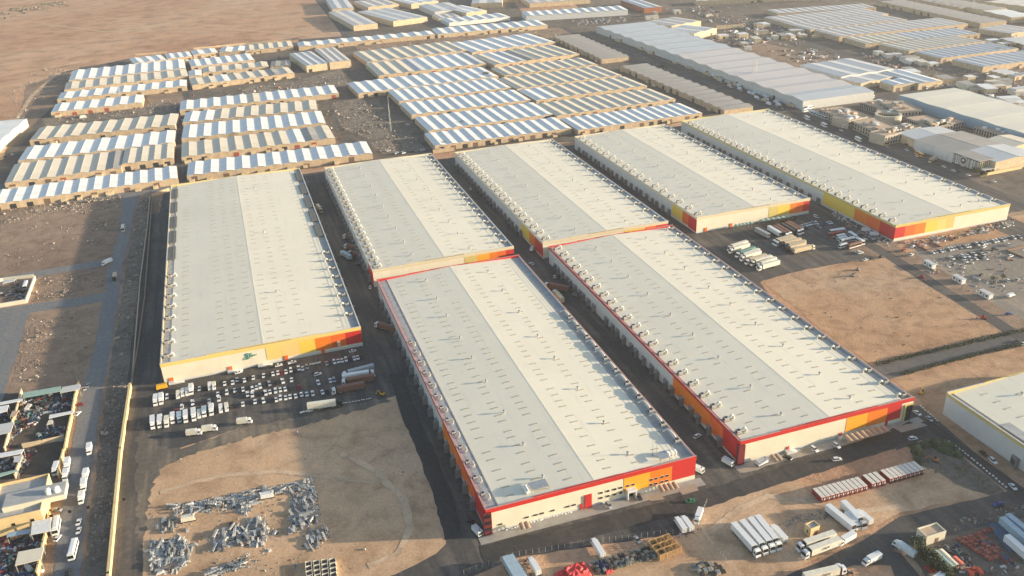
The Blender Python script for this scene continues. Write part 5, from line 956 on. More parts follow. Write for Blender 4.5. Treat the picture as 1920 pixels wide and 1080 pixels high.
# red boxes with white roofs in a line
def red_boxes():
    bm_, tm = MB(), MB(); bm_.box(-3.0,3.0,-1.1,1.1,.15,2.5,0); [bm_.box(-3.0+.5*k,-2.95+.5*k,s*1.1-.04,s*1.1+.04,.2,2.4,0) for k in range(13) for s in (-1,1)]
    bm_.box(-3.04,-3.0,-.2,.9,.3,2.2,1); bm_.box(-3.0,3.0,-1.0,1.0,0,.15,1); tm.box(-2.9,3.05,-1.02,1.02,2.5,2.68); dm = MB(); dm.box(-3.08,-3.04,-.9,-.3,1.2,2.0); d2 = MB(); d2.box(-3.09,-3.04,.5,.85,1.5,2.0)
    me, te, de, le = bm_.mesh('box_body', [paint((.30,.035,.03), .55), DARK]), tm.mesh('box_roof', paint((.66,.62,.54), .6)), dm.mesh('door_panel', WHITE), d2.mesh('door_label', WHITE)
    segs = [((768,612),(1003,550),10,'left stretch'),((1050,535),(1105,520),3,'middle trio'),((1150,507),(1322,460),8,'right stretch')]
    for (p, q, n, nm) in segs:
        a, b = GP('i',*p,2.6), GP('i',*q,2.6); dr = (b-a).normalized(); ang = math.atan2(dr.y, dr.x)+math.pi/2
        for k in range(n):
            c = a.lerp(b, k/max(1,n-1)); r = thing('red_box', 'red cargo box with a white roof, %s from the left in the %s' % (ORD[k], nm), 'cargo box', (c.x,c.y,.14), ang, 'red white-roofed boxes in a line'); r.scale = (.95,.84,.95)
            link('body', me, r); link('roof', te, r); link('door_panel', de, r); link('door_label', le, r)
red_boxes()
# white gen-sets and tanks at the warehouse corners
for t, p, a, lb in [('i',(255,440),-1.2,'white container-like plant beside the second red corner'),('i',(85,480),-1.1,'white plant unit at the right corner of the nearest warehouse'),('h',(765,828),-1.3,'white plant unit at the left corner of the nearest warehouse'),('i',(445,440),.2,'white plant unit left of the small tan canopy'),('e',(1075,320),.9,'grey plant unit at the corner of the third back-row roof'),('f',(1030,215),-.5,'grey plant container at the foot of the orange side wall'),('r1',(1690,335),-.5,'white plant at the foot of the red side wall')]: skip(t, p, a, WHITE, lb)
# kerb stones, bollards
ks = MB(); ks.box(-.55,.55,-.28,.28,0,.55,0,.06,.04); KS = ks.mesh('edge_stone', paint((.78,.76,.70), .7))
def stones(t, pp, n, label, group, s=1.0):
    pts = [GP(t,x,y,0) for x, y in pp]; L_ = [(pts[i+1]-pts[i]).length for i in range(len(pts)-1)]; T_ = sum(L_)
    for k in range(n):
        d = T_*(k+.5)/n; i = 0
        while i < len(L_)-1 and d > L_[i]: d -= L_[i]; i += 1
        q = pts[i].lerp(pts[i+1], d/L_[i]); dr = pts[i+1]-pts[i]; o = tag(link('edge_stone', KS, None, (q.x+uni(-.2,.2),q.y+uni(-.2,.2),.13), math.atan2(dr.y,dr.x)+uni(-.2,.2)), label, 'edge stone', group); o.scale = (s,s,s)
stones('h', [(920,825),(1180,750),(1300,722)], 24, 'white stone in the dashed kerb left of the stair door, nearest warehouse', 'white kerb stones left of the stair door', .62)
stones('h', [(1395,690),(1500,662),(1600,636)], 12, 'white stone in the dashed kerb right of the stair door, nearest warehouse', 'white kerb stones right of the stair door', .62)
stones('p1', [(960,885),(1240,815),(1640,745)], 24, 'white stone along the sand edge under the cream lorry', 'white stones along the sand edge', .6)
stones('p1', [(780,920),(930,890)], 5, 'white stone at the left end of the sand edge line', 'white stones at the left end of the sand edge', 1.0)
stones('p1', [(890,345),(1030,320)], 5, 'white wheel stop in the gap of the wall-side car row', 'white wheel stops in the car row gap', 1.0)
stones('i', [(1330,120),(1440,215)], 8, 'white stone along the bend by the glass corner', 'white stones on the bend by the glass corner', .75)
stones('i', [(1490,320),(1600,400),(1720,500),(1830,590)], 19, 'white stone along the road edge of the planted corner', 'white stones of the planted corner', .75)
stones('a', [(245,385),(440,352)], 16, 'white boulder beside the desert road at the upper left', 'white boulders beside the desert road', .75)
# fences
def fence(label, t, pp, n, h=2.2):
    pts = [GP(t,x,y,0) for x, y in pp]; o = pts[0]; r = thing('mesh_fence', label, 'fence', (o.x,o.y,.1)); L_ = [(pts[i+1]-pts[i]).length for i in range(len(pts)-1)]; T_ = sum(L_); b = MB((o.x,o.y,0))
    for i in range(len(pts)-1):
        for z in (.1, h*.5, h-.1): b.tube([pts[i]+Vector((0,0,z)), pts[i+1]+Vector((0,0,z))], .014, 4)
    b.build('rails', GREY, r); pm = MB(); pm.box(-.05,.05,-.05,.05,0,h); pm = pm.mesh('post', GREY)
    for k in range(n+1):
        d = T_*k/n; i = 0
        while i < len(L_)-1 and d > L_[i]: d -= L_[i]; i += 1
        q = pts[i].lerp(pts[i+1], min(1,d/L_[i]))-o; link('post', pm, r, (q.x,q.y,0))
fence('mesh fence along the bottom of the front road', 'h', [(690,1075),(960,975),(1480,890),(1900,840)], 34)
fence('mesh fence between the sandy yard and the goods at the bottom', 'i', [(85,800),(140,890),(230,990),(320,1078)], 18)
fence('mesh fence from the hut corner to the road, sandy yard', 'i', [(80,800),(135,670)], 8)
fence('mesh fence beside the storage yard shrubs, bottom right', 'p7', [(150,640),(330,850),(480,1020)], 10)
# hedges, shrubs and trees
LEAF = [paint((.05,.075,.03), .8, var=.3, scale=3), paint((.085,.10,.045), .8, var=.3, scale=3), paint((.035,.05,.022), .8, var=.3, scale=3)]
def crown(b, c, r, n, zs=.8):
    for k in range(n):
        d = Vector((random.gauss(0,1), random.gauss(0,1), random.gauss(0,1))).normalized()*r*(.35+.65*rnd()**.5); p = c+Vector((d.x, d.y, d.z*zs)); s = r*uni(.10,.24); a = Vector((random.gauss(0,1), random.gauss(0,1), random.gauss(0,1))).normalized(); e = a.orthogonal().normalized(); f = a.cross(e)
        b.face([p-e*s, p+f*s*.7, p+e*s, p-f*s*.7], int(rnd()*3))
def tree(t, p, h, r, label, name='tree', group=None):
    v = place(t, p, h*.5); v.z = .1; o = thing(name, label, 'tree' if name == 'tree' else 'shrub', v, 0, group); b = MB(); b.tube([(0,0,0),(.1,.05,h*.3),(.05,.15,h*.6)], [.22,.17,.08], 6)
    for k in range(3): a = uni(0,6.28); b.tube([(.1,.05,h*.3),(math.cos(a)*r*.5,math.sin(a)*r*.5,h*.62)], [.1,.04], 5)
    b.build('trunk', BROWN, o); b = MB()
    for k in range(5): crown(b, Vector((uni(-.5,.5)*r, uni(-.5,.5)*r, h*uni(.45,.78))), r*uni(.45,.7), 70)
    b.build('crown', LEAF, o)
for t, p, h, r, lb in [('b',(690,700),7,4,'dark tree before the central white row with stains'),('b',(712,697),6,3,'second dark tree right beside the one at the white row'),('b',(575,815),6,4,'dark tree at the front left of the lowest central white row'),('b',(600,812),5,3,'small dark tree beside the lowest central white row'),('b',(820,425),8,5,'dark tree at the right end of the green-doored white row'),('a',(545,755),5,5,'dark green tree among the lower left rows'),('a',(512,762),4,4,'smaller green tree among the lower left rows'),('a',(272,993),4,3,'shrubby tree before the beige lower left row'),('a',(680,838),5,4,'tree at the gap of the beige lower left row'),('a',(860,913),5,3,'tree before the four tall beige bays'),
   ('a',(1100,888),4,3,'tree at the left end of the middle beige row'),('a',(1470,742),4,3,'tree before the blue middle row'),('a',(850,455),4,3,'tree between the upper left rows'),('r2',(1420,845),3.4,2.0,'left of two round trees on the far lot'),('r2',(1525,825),3.4,2.0,'right of two round trees on the far lot'),('p7',(465,620),6,4,'round olive tree beside the storage hut'),('r5',(1845,540),9,7,'dark tree at the right edge among the pale rows'),('r5',(1640,570),7,6,'dark tree before the pale blue row at the right'),('r3',(1530,740),6,4,'tree before the dark-fronted showroom'),('r3',(1600,770),5,4,'tree at the showroom garden wall'),('r3',(1330,640),5,4,'tree between the yellow buses and grey hall'),('t7',(1640,600),6,4,'tree beside the farther grey row')]: tree(t, p, h, r, lb)
for k, (x, y) in enumerate([(540,690),(580,730),(620,770),(660,815),(700,850),(740,890),(780,925),(820,970),(860,1010)]): tree('p7', (x,y), 4.2, 3.2, 'olive shrub in the dense line by the storage yard, %s from the top' % ORD[k], 'shrub', 'olive shrubs by the storage yard')
def hedge(label, t, pp, w, h, step=1.6):
    pts = [GP(t,x,y,0) for x, y in pp]; o = pts[0]; b = MB((o.x,o.y,0)); st = MB((o.x,o.y,0))
    for i in range(len(pts)-1):
        n = int((pts[i+1]-pts[i]).length/step)
        for k in range(n):
            q = pts[i].lerp(pts[i+1], (k+.5)/n)+Vector((uni(-.3,.3),uni(-.3,.3),h*.5)); crown(b, q, w*uni(.45,.62), 60, h/w); b.box(q.x-.06,q.x+.06,q.y-.06,q.y+.06,0,h*.5,3)
    r = thing('hedge', label, 'hedge', (o.x,o.y,.12)); b.build('foliage_and_stems', LEAF+[BROWN], r)  # one mesh holds both the leaves and the brown stems
hedge('dark hedge between the orange plot and the side road', 'f', [(1090,975),(1250,935),(1500,880),(1700,830),(1930,780)], 3.0, 1.6)
hedge('dark hedge on the lower side of the side road', 'f', [(1230,1030),(1500,960),(1700,908),(1930,855)], 2.6, 1.5)
scatter('ground_cover', 'dark green ground cover on the planted corner', 'i', [(1280,350),(1420,312),(1480,335),(1560,400),(1570,420),(1480,395),(1400,350),(1330,380),(1345,460),(1310,440)], 1500, .5, 1.4, LEAF, .7)
scatter('dry_grass', 'dry brush on the planted corner', 'i', [(1345,460),(1330,380),(1450,370),(1600,440),(1815,600),(1770,612),(1600,520),(1480,510),(1400,500)], 300, .2, .8, [paint((.16,.13,.07), .9), LEAF[1], paint((.22,.18,.13), .9)], .6)
# rubble, stones, junk: stuff
ROCK = [paint((.27,.22,.175), .95), paint((.17,.145,.125), .95), paint((.38,.33,.27), .95)]
JUNK = [paint((.03,.03,.035), .7), paint((.06,.05,.05), .7), paint((.16,.025,.02), .6), paint((.03,.06,.15), .6), paint((.30,.30,.30), .6), paint((.14,.09,.06), .8), paint((.05,.05,.055), .6), paint((.5,.5,.48), .6), paint((.05,.12,.11), .6)]
scatter('rubble', 'stones and rubble along the strip beside the tan wall', 'o', [(258,372),(282,368),(262,560),(245,690),(228,800),(203,1085),(160,1085),(182,880),(200,740),(222,600),(242,480)], 3600, .2, .85, ROCK, .7, 1.0, 60)
scatter('rubble', 'rubble round the upper left earth plot', 'd', [(0,80),(400,30),(690,10),(650,180),(560,330),(480,300),(540,120),(250,130),(120,170),(0,180)], 2400, .2, .9, ROCK, .7, 1.0, 50)
scatter('rubble', 'rubble scattered on the left earth plot', 'd', [(0,180),(560,130),(520,340),(200,420),(0,470)], 700, .15, .7, ROCK, .6, 1.0, 30)
scatter('rubble', 'rubble on the small earth plots at the left', 'd', [(215,490),(590,430),(590,540),(250,610),(190,600)], 700, .15, .8, ROCK, .7, 1.0, 26)
scatter('rubble', 'rubble round the lower left earth plot', 'd', [(180,690),(540,625),(500,850),(440,1060),(60,1075),(130,850)], 1200, .15, .7, ROCK, .7, 1.0, 50)
for lb, t, pp, n in [('rubble on the waste plot among the central rows','o',[(620,195),(700,178),(742,230),(765,256),(690,262),(640,240)],1100),('rubble on the waste plot left of the central rows','o',[(690,268),(770,254),(800,280),(720,290)],420),('debris along the waste strip under the top rows','o',[(655,85),(900,60),(1050,54),(1080,66),(860,80),(680,98)],700),('rubble on the waste strip of the left block','o',[(85,222),(240,203),(330,190),(330,208),(120,230)],450),('rubble beside the upper lane of the left block','o',[(460,164),(560,150),(640,130),(655,158),(450,176)],420),('stones by the desert road','o',[(10,180),(60,130),(130,126),(60,210),(0,290)],600),('rubble between the grey rows and the avenue','o',[(1165,110),(1200,100),(1260,130),(1290,160),(1230,150)],300)]:
    scatter('rubble', lb, t, pp, int(n*1.5), .35, 1.3, ROCK, .6, 1.0, 40)
scatter('rubble', 'brush and dark stones along the desert wash', 'o', [(-60,30),(30,14),(120,2),(130,12),(60,22),(-40,50)], 500, 1, 4.5, [ROCK[1], LEAF[1], paint((.14,.12,.09), .9)], .5, 1.5, 40)
for lb, t, pp, n, cl in [('dark scrap parts packed in the green-roofed junk yard','p3',[(245,205),(650,140),(820,120),(780,335),(525,375),(190,430)],2400,60),('scrap in the middle junk yard','p3',[(500,520),(700,500),(690,640),(540,650),(400,690),(390,620)],800,24),('scrap along the junk yard wall','p3',[(180,440),(430,410),(400,480),(250,540),(130,640),(120,760),(70,760)],900,30),('scrap in the left edge yards','p3',[(-60,390),(160,350),(160,450),(-60,470)],300,16),('scrap in the lower left edge yard','p3',[(-60,860),(150,830),(200,960),(-60,1010)],420,20),('scrap piled in the lower middle yard','p3',[(270,760),(370,750),(330,890),(200,1060),(240,860)],260,14),('dark car parts behind the ribbed white roof','p4',[(0,700),(300,680),(480,650),(440,780),(180,830),(140,990),(0,1080),(-40,900)],2200,60),('dark car parts at the bottom left corner','p4',[(0,1080),(140,1010),(420,930),(380,1090),(0,1160)],700,30),('scrap in the small walled yard at the left edge','d',[(0,520),(110,510),(140,600),(0,635)],160,10)]:
    scatter('scrap_heap', lb, t, pp, n, .3, 1.4, JUNK, .6, 1.3, cl)
FJ = [paint((.55,.54,.52), .7), paint((.34,.33,.31), .7), paint((.10,.09,.085), .7), paint((.55,.54,.50), .6), paint((.35,.20,.12), .8), paint((.20,.18,.16), .8), paint((.22,.08,.05), .7)]
for lb, pp, n in [(a_, b_, int(c_*1.8)) for a_, b_, c_ in [('junk and vehicles on the far lots right of the pale halls',[(1600,85),(1700,100),(1790,125),(1930,150),(1930,215),(1800,175),(1700,150),(1620,110)],900),('packed junk beside the avenue at the upper right',[(1380,35),(1440,38),(1520,70),(1500,85),(1400,60)],420),('junk yard behind the enormous shed',[(1310,65),(1370,55),(1450,72),(1440,82),(1340,86)],600),('dark heaps on the burnt lot behind the pale halls',[(1440,95),(1530,92),(1580,105),(1560,125),(1480,115)],300),('junk strip along the back of the enormous shed',[(1330,85),(1420,105),(1480,130),(1500,145),(1420,120)],300),('white goods and stones at the right edge behind the white hall',[(1760,165),(1930,190),(1930,225),(1830,195)],420),('vehicles and clutter at the far side of the avenue',[(1290,8),(1350,22),(1420,50),(1390,55),(1300,25)],300),('clutter along the red dirt before the olive-banded wall',[(1690,455),(1800,435),(1900,410),(1900,425),(1780,450),(1720,468)],420),('kerb clutter along the foot of the red side wall',[(1570,395),(1620,425),(1672,455),(1665,462),(1600,432),(1560,402)],300),('fence posts and planters across the far lot',[(1700,490),(1800,478),(1920,465),(1920,540),(1830,555),(1760,520)],100)]]:
    scatter('lot_clutter', lb, 'o', pp, n, .6, 2.6 if pp[0][1] < 380 else 1.4, FJ, .5, 1.5, 24)
for lb, pp, n in [('lane clutter among the upper left rows',[(110,215),(350,180),(560,150),(565,165),(345,205),(100,232)],160),('lane clutter along the fronts of the left rows',[(10,325),(330,255),(330,345),(0,385)],180),('lane clutter among the middle-left rows',[(340,210),(600,170),(690,292),(350,335)],220),('lane clutter among the central rows',[(670,110),(880,60),(1080,240),(820,275)],260),('lane clutter among the right-centre rows',[(890,60),(1060,60),(1310,210),(1080,240)],240)]:
    scatter('lane_clutter', lb, 'o', pp, n, .5, 2.0, FJ+LEAF[:1], .7, 1.2)
scatter('loose_stones', 'pebbles and clods on the sand plot', 'o', [(290,862),(560,785),(722,748),(836,1002),(760,1068),(620,1080),(290,1080)], 500, .1, .5, ROCK, .5)
scatter('loose_stones', 'clods and spoil on the orange plot', 'o', [(1430,527),(1600,490),(1662,480),(1893,622),(1660,690),(1530,610)], 420, .15, .8, [paint((.36,.22,.13), .95), paint((.26,.18,.12), .95), ROCK[0]], .4, 1.0, 22)
scatter('loose_stones', 'broken stone beside the white lorries', 'z1', [(720,380),(900,290),(1180,220),(1300,270),(1290,320),(1000,350),(800,440)], 260, .15, .7, ROCK, .6)
scatter('loose_stones', 'stones on the verge by the low road', 'p7', [(760,320),(1500,120),(1920,30),(1920,150),(1300,320),(1000,460)], 200, .15, .8, ROCK+[RUST], .6)
# galvanised sections in the scrap plot, each lying piece its own object
PAL0 = paint((.30,.23,.17), .8)
GALV = [paint((.42,.41,.39), .7), paint((.32,.33,.33), .7), paint((.56,.54,.50), .7), paint((.22,.24,.245), .7)]
SECM = {}
def section_mesh(L_, w, h, m):
    k = (L_, w, h, m)
    if k not in SECM:
        b = MB(); n = max(2, int(L_/.9)); b.box(-L_/2,L_/2,-w/2,w/2,0,h)
        for i in range(n+1): x = -L_/2+(L_-.08)*i/n; b.box(x,x+.08,-w/2-.06,w/2+.06,.02,h+.06)
        SECM[k] = b.mesh('metal_section', GALV[m])
    return SECM[k]
def sections(t, pp, n, ang, spread, label, group, lo=2.5, hi=6.5, cap=300):
    poly = [GP(t,x,y,0) for x, y in pp]
    for p in pts_in(poly, n):
        L_ = random.choice((2.0,3.0,4.2)); w = random.choice((.45,.65,.9)); h = random.choice((.35,.6)); o = link('metal_section', section_mesh(L_, w, h, int(rnd()*4)), None, (p.x,p.y,.1+uni(0,.9)*(rnd() < .45)), ang+uni(-spread,spread)); o.rotation_euler.y = uni(-.08,.08)
        tag(o, label, 'metal section', group)
Y = dirof('p5', (400,800), (390,950)); X_ = dirof('p5', (400,700), (600,660))
sections('p5', [(60,650),(360,600),(480,700),(430,830),(330,960),(60,960)], 64, Y, .45, 'galvanised section in the lower left heap of the scrap plot', 'sections of the lower left heap')
sections('p5', [(120,470),(330,430),(330,540),(130,560)], 16, Y, .12, 'section in the neat rank at the left of the scrap plot', 'sections of the left rank')
sections('p5', [(680,560),(980,480),(1150,440),(1220,560),(1150,700),(900,690),(680,760)], 66, Y, .5, 'galvanised section in the middle heap of the scrap plot', 'sections of the middle heap')
sections('p5', [(250,300),(750,220),(1140,130),(1530,70),(1540,130),(1150,240),(1000,380),(800,350),(300,390)], 62, X_, .5, 'section in the long heap along the top of the scrap plot', 'sections of the top heap')
sections('p5', [(1420,180),(1560,60),(1630,40),(1700,280),(1700,460),(1500,540),(1400,600),(1420,400)], 62, Y, .5, 'galvanised section in the right heap of the scrap plot', 'sections of the right heap')
sections('p5', [(1560,570),(1790,520),(1800,600),(1640,750),(1580,740)], 28, Y+.15, .2, 'blue-grey section in the fanned stack at the right of the scrap plot', 'sections of the fanned stack')
sections('p5', [(580,960),(760,900),(950,830),(960,900),(700,990)], 26, X_, .6, 'section in the small heap at the bottom of the scrap plot', 'sections of the bottom heap')
scatter('metal_offcuts', 'small bright metal offcuts over the scrap plot heaps', 'p5', [(60,340),(750,220),(1530,70),(1640,40),(1700,300),(1800,600),(1880,960),(60,980),(60,650)], 900, .2, .7, GALV+GALV+[RUST, JUNK[0]], .5, 1.5, 46)
for lb, pp, n, a_ in [('lower left heap',[(60,650),(360,600),(480,700),(430,830),(330,960),(60,960)],420,Y),('middle heap',[(680,560),(980,480),(1150,440),(1220,560),(1150,700),(900,690),(680,760)],380,Y),('top heap',[(250,300),(750,220),(1140,130),(1530,70),(1540,130),(1150,240),(1000,380),(800,350),(300,390)],520,X_),('right heap',[(1420,180),(1560,60),(1630,40),(1700,280),(1700,460),(1500,540),(1400,600),(1420,400)],420,Y),('bottom heap',[(580,960),(760,900),(950,830),(960,900),(700,990)],160,X_)]:
    scatter('metal_scraps', 'jumbled smaller metal pieces in the '+lb+' of the scrap plot', 'p5', pp, int(n*1.4), .4, 1.0, GALV+[GALV[2], JUNK[0], PAL0, GALV[1]], .45, 2.6, 0, a_, .1)
for k in range(20):
    i, j = k % 4, k//4; v = place('p5', (1610+i*78+j*4-8, 880+j*46-i*10), .8); r = thing('crate', 'white crate with a dark square opening in the stacks, lower right of the scrap plot', 'crate', v, Y+uni(-.1,.1), 'white crates of the scrap plot'); b = MB()
    for q in ((-1.2,1.2,-1.1,-.95),(-1.2,1.2,.95,1.1),(-1.2,-1.05,-.95,.95),(1.05,1.2,-.95,.95)): b.box(*q,.0,1.5)
    b.build('frame', PAINT['cream'], r); b = MB(); b.box(-1.04,1.04,-.94,.94,.05,.9); b.build('contents', JUNK[1], r)
skip('p5', (430,430), X_, PAINT['cream'], 'cream ribbed container box in the scrap plot'); skip('p5', (1200,205), X_, WHITE, 'small white cabin at the top of the scrap plot')
# goods at the bottom: red sheeted bales, pallets, timber frames, red and blue bar stacks
def tarp(t, p, sx, sy, h, m, label):
    v = place(t, p, h*.6); b = MB(); N_ = 9
    z = [[h*(.62+.38*rnd())*(1 if 0 < i < N_ and 0 < j < N_ else 0) for j in range(N_+1)] for i in range(N_+1)]; f = lambda i, j: ((i/N_-.5)*sx, (j/N_-.5)*sy, z[i][j])
    for i in range(N_):
        for j in range(N_): b.face([f(i,j), f(i+1,j), f(i+1,j+1), f(i,j+1)])
    b.face([(-sx/2,-sy/2,0),(-sx/2,sy/2,0),(sx/2,sy/2,0),(sx/2,-sy/2,0)]); o = tag(b.build('covered_bale', m, None, v, .55), label, 'bale'); return o
FR = dirof('p6', (900,480), (1500,260))
tarp('p6', (830,505), 9, 7, 2.6, paint((.62,.05,.05), .6, var=.25), 'large bright red covered heap by the bottom fence').rotation_euler.z = FR
tarp('p6', (715,540), 5, 5, 2.0, paint((.58,.05,.05), .6, var=.25), 'smaller red covered heap left of the large one').rotation_euler.z = FR
tarp('p6', (1060,455), 4, 6, 1.6, paint((.02,.02,.07), .6, var=.3), 'dark blue covered heap by the bottom fence').rotation_euler.z = FR; tarp('p6', (1095,490), 3, 3.5, 1.2, paint((.45,.05,.05), .6), 'small red covered heap touching the dark blue one').rotation_euler.z = FR
PAL = [paint((.36,.30,.21), .8), paint((.46,.43,.37), .7), paint((.13,.11,.095), .8), paint((.22,.25,.25), .7), paint((.09,.085,.08), .8)]
def goods(t, p0, p1, p2, nu, nv, label, group, cat='stacked goods', mats=PAL, h=(.6,1.6), fill=.8, name='pallet_stack', skipp=.1):
    a, b_, c = GP(t,*p0), GP(t,*p1), GP(t,*p2); u, v = (b_-a)/nu, (c-a)/nv; ang = math.atan2(u.y,u.x); cache = {}
    for i in range(nu):
        for j in range(nv):
            if rnd() < skipp: continue
            k = int(rnd()*len(mats)); hh = round(uni(*h),1); key = (k, hh)
            if key not in cache:
                q = MB(); lx, ly = u.length*fill, v.length*fill; q.box(-lx/2,lx/2,-ly/2,ly/2,.12,hh,0,.03,.03); q.box(-lx/2,lx/2,-ly/2,-ly/2+.12,0,.12); q.box(-lx/2,lx/2,ly/2-.12,ly/2,0,.12); n = 4
                for s in range(n): q.box(-lx/2+lx*s/n,-lx/2+lx*s/n+lx*.05,-ly/2-.04,ly/2+.04,.1,hh+.05)
                cache[key] = q.mesh(name, mats[k])
            p = a+u*(i+.5)+v*(j+.5); tag(link(name, cache[key], None, (p.x+uni(-.15,.15),p.y+uni(-.15,.15),.14), ang+uni(-.06,.06)), label, cat, group)
goods('p6', (920,455), (1530,285), (1000,545), 22, 5, 'mixed pallet goods stacked in rows along the bottom fence', 'pallet goods along the bottom fence', h=(.5,1.7))
def frame_stack(t, p, label):
    v = place(t, p, 1.0); r = thing('timber_frame_stack', label, 'timber stack', v, FR); 
    for k in range(5): b = MB(); z = k*.55; [b.box(-4.5,4.5,y,y+.25,z+.3,z+.5) for y in (-4,-1.3,1.3,3.9)]; [b.box(x,x+.25,-4,4.1,z,z+.3) for x in (-4.4,-1.5,1.4,4.2)]; b.build('timber_layer', paint((.42,.26,.11), .85, var=.25), r)
frame_stack('p6', (1580,310), 'stacked brown timber frames at the end of the pallet goods')
goods('p6', (1810,480), (1920,430), (1900,560), 4, 4, 'pale stacked pieces at the bottom beside the mesh fence', 'pale pieces beside the mesh fence')
goods('i', (0,1050), (190,1010), (60,1110), 7, 3, 'bundled goods at the bottom edge left of the mesh fence', 'bundles left of the mesh fence', h=(.5,1.3), skipp=.3)
RB = [paint((.36,.10,.07), .7), paint((.30,.075,.055), .7), paint((.40,.14,.10), .7)]; BB = [paint((.05,.11,.18), .6), paint((.07,.15,.22), .6)]
goods('p7', (960,530), (1190,470), (1440,840), 3, 10, 'red steel bundle in the left ranks of the storage yard', 'red bundles of the left ranks', mats=RB, h=(.4,.9), skipp=.08, name='steel_bundle', cat='steel bundle')
goods('p7', (1200,450), (1300,420), (1680,880), 2, 10, 'red steel bundle in the right ranks of the storage yard', 'red bundles of the right ranks', mats=RB, h=(.4,.9), skipp=.15, name='steel_bundle', cat='steel bundle')
goods('p7', (1300,420), (1490,365), (1330,465), 6, 1, 'red steel bundle in the short top rank of the storage yard', 'red bundles of the top rank', mats=RB, h=(.4,.9), skipp=0, name='steel_bundle', cat='steel bundle')
goods('p7', (1310,570), (1400,545), (1700,870), 2, 7, 'blue steel bundle between the red ranks of the storage yard', 'blue bundles between the red ranks', mats=BB, h=(.4,.8), skipp=.25, name='steel_bundle', cat='steel bundle')
goods('p7', (1100,960), (1300,920), (1160,1060), 3, 3, 'bright red stack at the bottom edge of the storage yard', 'bright red stacks at the bottom edge', mats=[paint((.50,.10,.06), .7)], h=(.6,1.2), skipp=.1, name='steel_bundle', cat='steel bundle')
goods('p7', (520,930), (600,900), (640,1010), 2, 4, 'red stack beside the shrubs at the bottom edge', 'red stacks beside the shrubs', mats=[paint((.46,.07,.05), .7)], h=(.6,1.2), skipp=.1, name='steel_bundle', cat='steel bundle')
pd = dirof('p7', (1540,380), (1720,620))
for k in range(12):
    q0 = (1520+k*2-60+k*14, 470-k*9); v = place('p7', (1500+k*17+70, 480-k*2.5+20), .6); b = MB(); b.tube([(-7,0,.3),(7,0,.3)], .26, 8); tag(b.build('steel_pipe', BB[k % 2], None, v, pd), 'dark blue steel pipe in the long bundle of the storage yard', 'pipe', 'blue pipes of the long bundle')
for k, (p, q, m, lb) in enumerate([((690,690),(930,910),PGREEN,'pale green curved sheet roof in the storage yard'),((750,670),(990,890),CREAM,'cream curved sheet roof beside the pale green one'),((940,770),(1060,880),paint((.60,.14,.08), .6),'orange-red curved sheet in the storage yard')]):
    a, c = GP('p7',*p,1.5), GP('p7',*q,1.5); L_ = (c-a).length; b = MB()
    for i in range(6):
        a0, a1 = math.pi*i/6, math.pi*(i+1)/6; b.hexa([(-L_/2,-1.5*math.cos(a0),1.0+.8*math.sin(a0)-.08),(L_/2,-1.5*math.cos(a0),1.0+.8*math.sin(a0)-.08),(L_/2,-1.5*math.cos(a1),1.0+.8*math.sin(a1)-.08),(-L_/2,-1.5*math.cos(a1),1.0+.8*math.sin(a1)-.08),(-L_/2,-1.5*math.cos(a0),1.0+.8*math.sin(a0)),(L_/2,-1.5*math.cos(a0),1.0+.8*math.sin(a0)),(L_/2,-1.5*math.cos(a1),1.0+.8*math.sin(a1)),(-L_/2,-1.5*math.cos(a1),1.0+.8*math.sin(a1))])
    [b.box(x,x+.12,y,y+.12,0,1.0) for x in (-L_/2+.2,L_/2-.4) for y in (-1.4,1.3)]; m_ = (a+c)/2; tag(b.build('curved_sheet', m, None, (m_.x,m_.y,.12), math.atan2((c-a).y,(c-a).x)), lb, 'sheet roof')
scatter('lot_clutter', 'loose dark parts between the stacks of the storage yard', 'p7', [(700,640),(950,540),(1250,900),(1500,920),(1750,820),(1900,760),(1900,900),(1500,1060),(1000,1080)], 420, .3, 1.2, JUNK+GALV[:2], .5, 1.4, 30)
scatter('lot_clutter', 'small debris along the bottom mesh fence', 'p6', [(400,400),(540,540),(900,460),(1500,230),(1900,140),(1900,180),(1520,280),(900,500),(520,545),(320,545)], 260, .2, .8, FJ, .5, 1.2)
# masts
def lattice(t, p, h, label, w=1.2, cat='mast', name='lattice_mast'):
    v = GP(t,*p,0); r = thing(name, label, cat, (v.x,v.y,0)); b = MB(); n = int(h/3)
    for sx in (-1,1):
        for sy in (-1,1): b.tube([(sx*w,sy*w,0),(sx*w*.25,sy*w*.25,h)], [.14,.08], 5)
    for k in range(n):
        s0, s1 = w*(1-.75*k/n), w*(1-.75*(k+1)/n); z0, z1 = h*k/n, h*(k+1)/n
        for q in range(4): a = [(-1,-1),(1,-1),(1,1),(-1,1)][q]; c = [(-1,-1),(1,-1),(1,1),(-1,1)][(q+1) % 4]; b.tube([(a[0]*s0,a[1]*s0,z0),(c[0]*s1,c[1]*s1,z1)], .05, 4)
    b.build('lattice', STEEL, r); return r
m = lattice('b', (280,742), 34, 'tall phone mast on the waste plot among the shed rows', .5); b = MB(); [b.box(math.cos(a)*.5-.2,math.cos(a)*.5+.2,math.sin(a)*.5-.2,math.sin(a)*.5+.2,27,34) for a in (0,2.1,4.2)]; b.build('antenna_panels', DARK, m)
lattice('c', (392,455), 22, 'left of two thin lattice masts beside the enormous pale shed', .8); lattice('c', (408,450), 22, 'right of two thin lattice masts beside the enormous pale shed', .8)
lattice('a', (680,548), 20, 'thin mast beside the red-doored row, upper left', .7); lattice('r5', (1330,140), 26, 'mast among the long grey rows at the upper right', .9)
for k, (x, y) in enumerate([(0,0)]+[]): pass
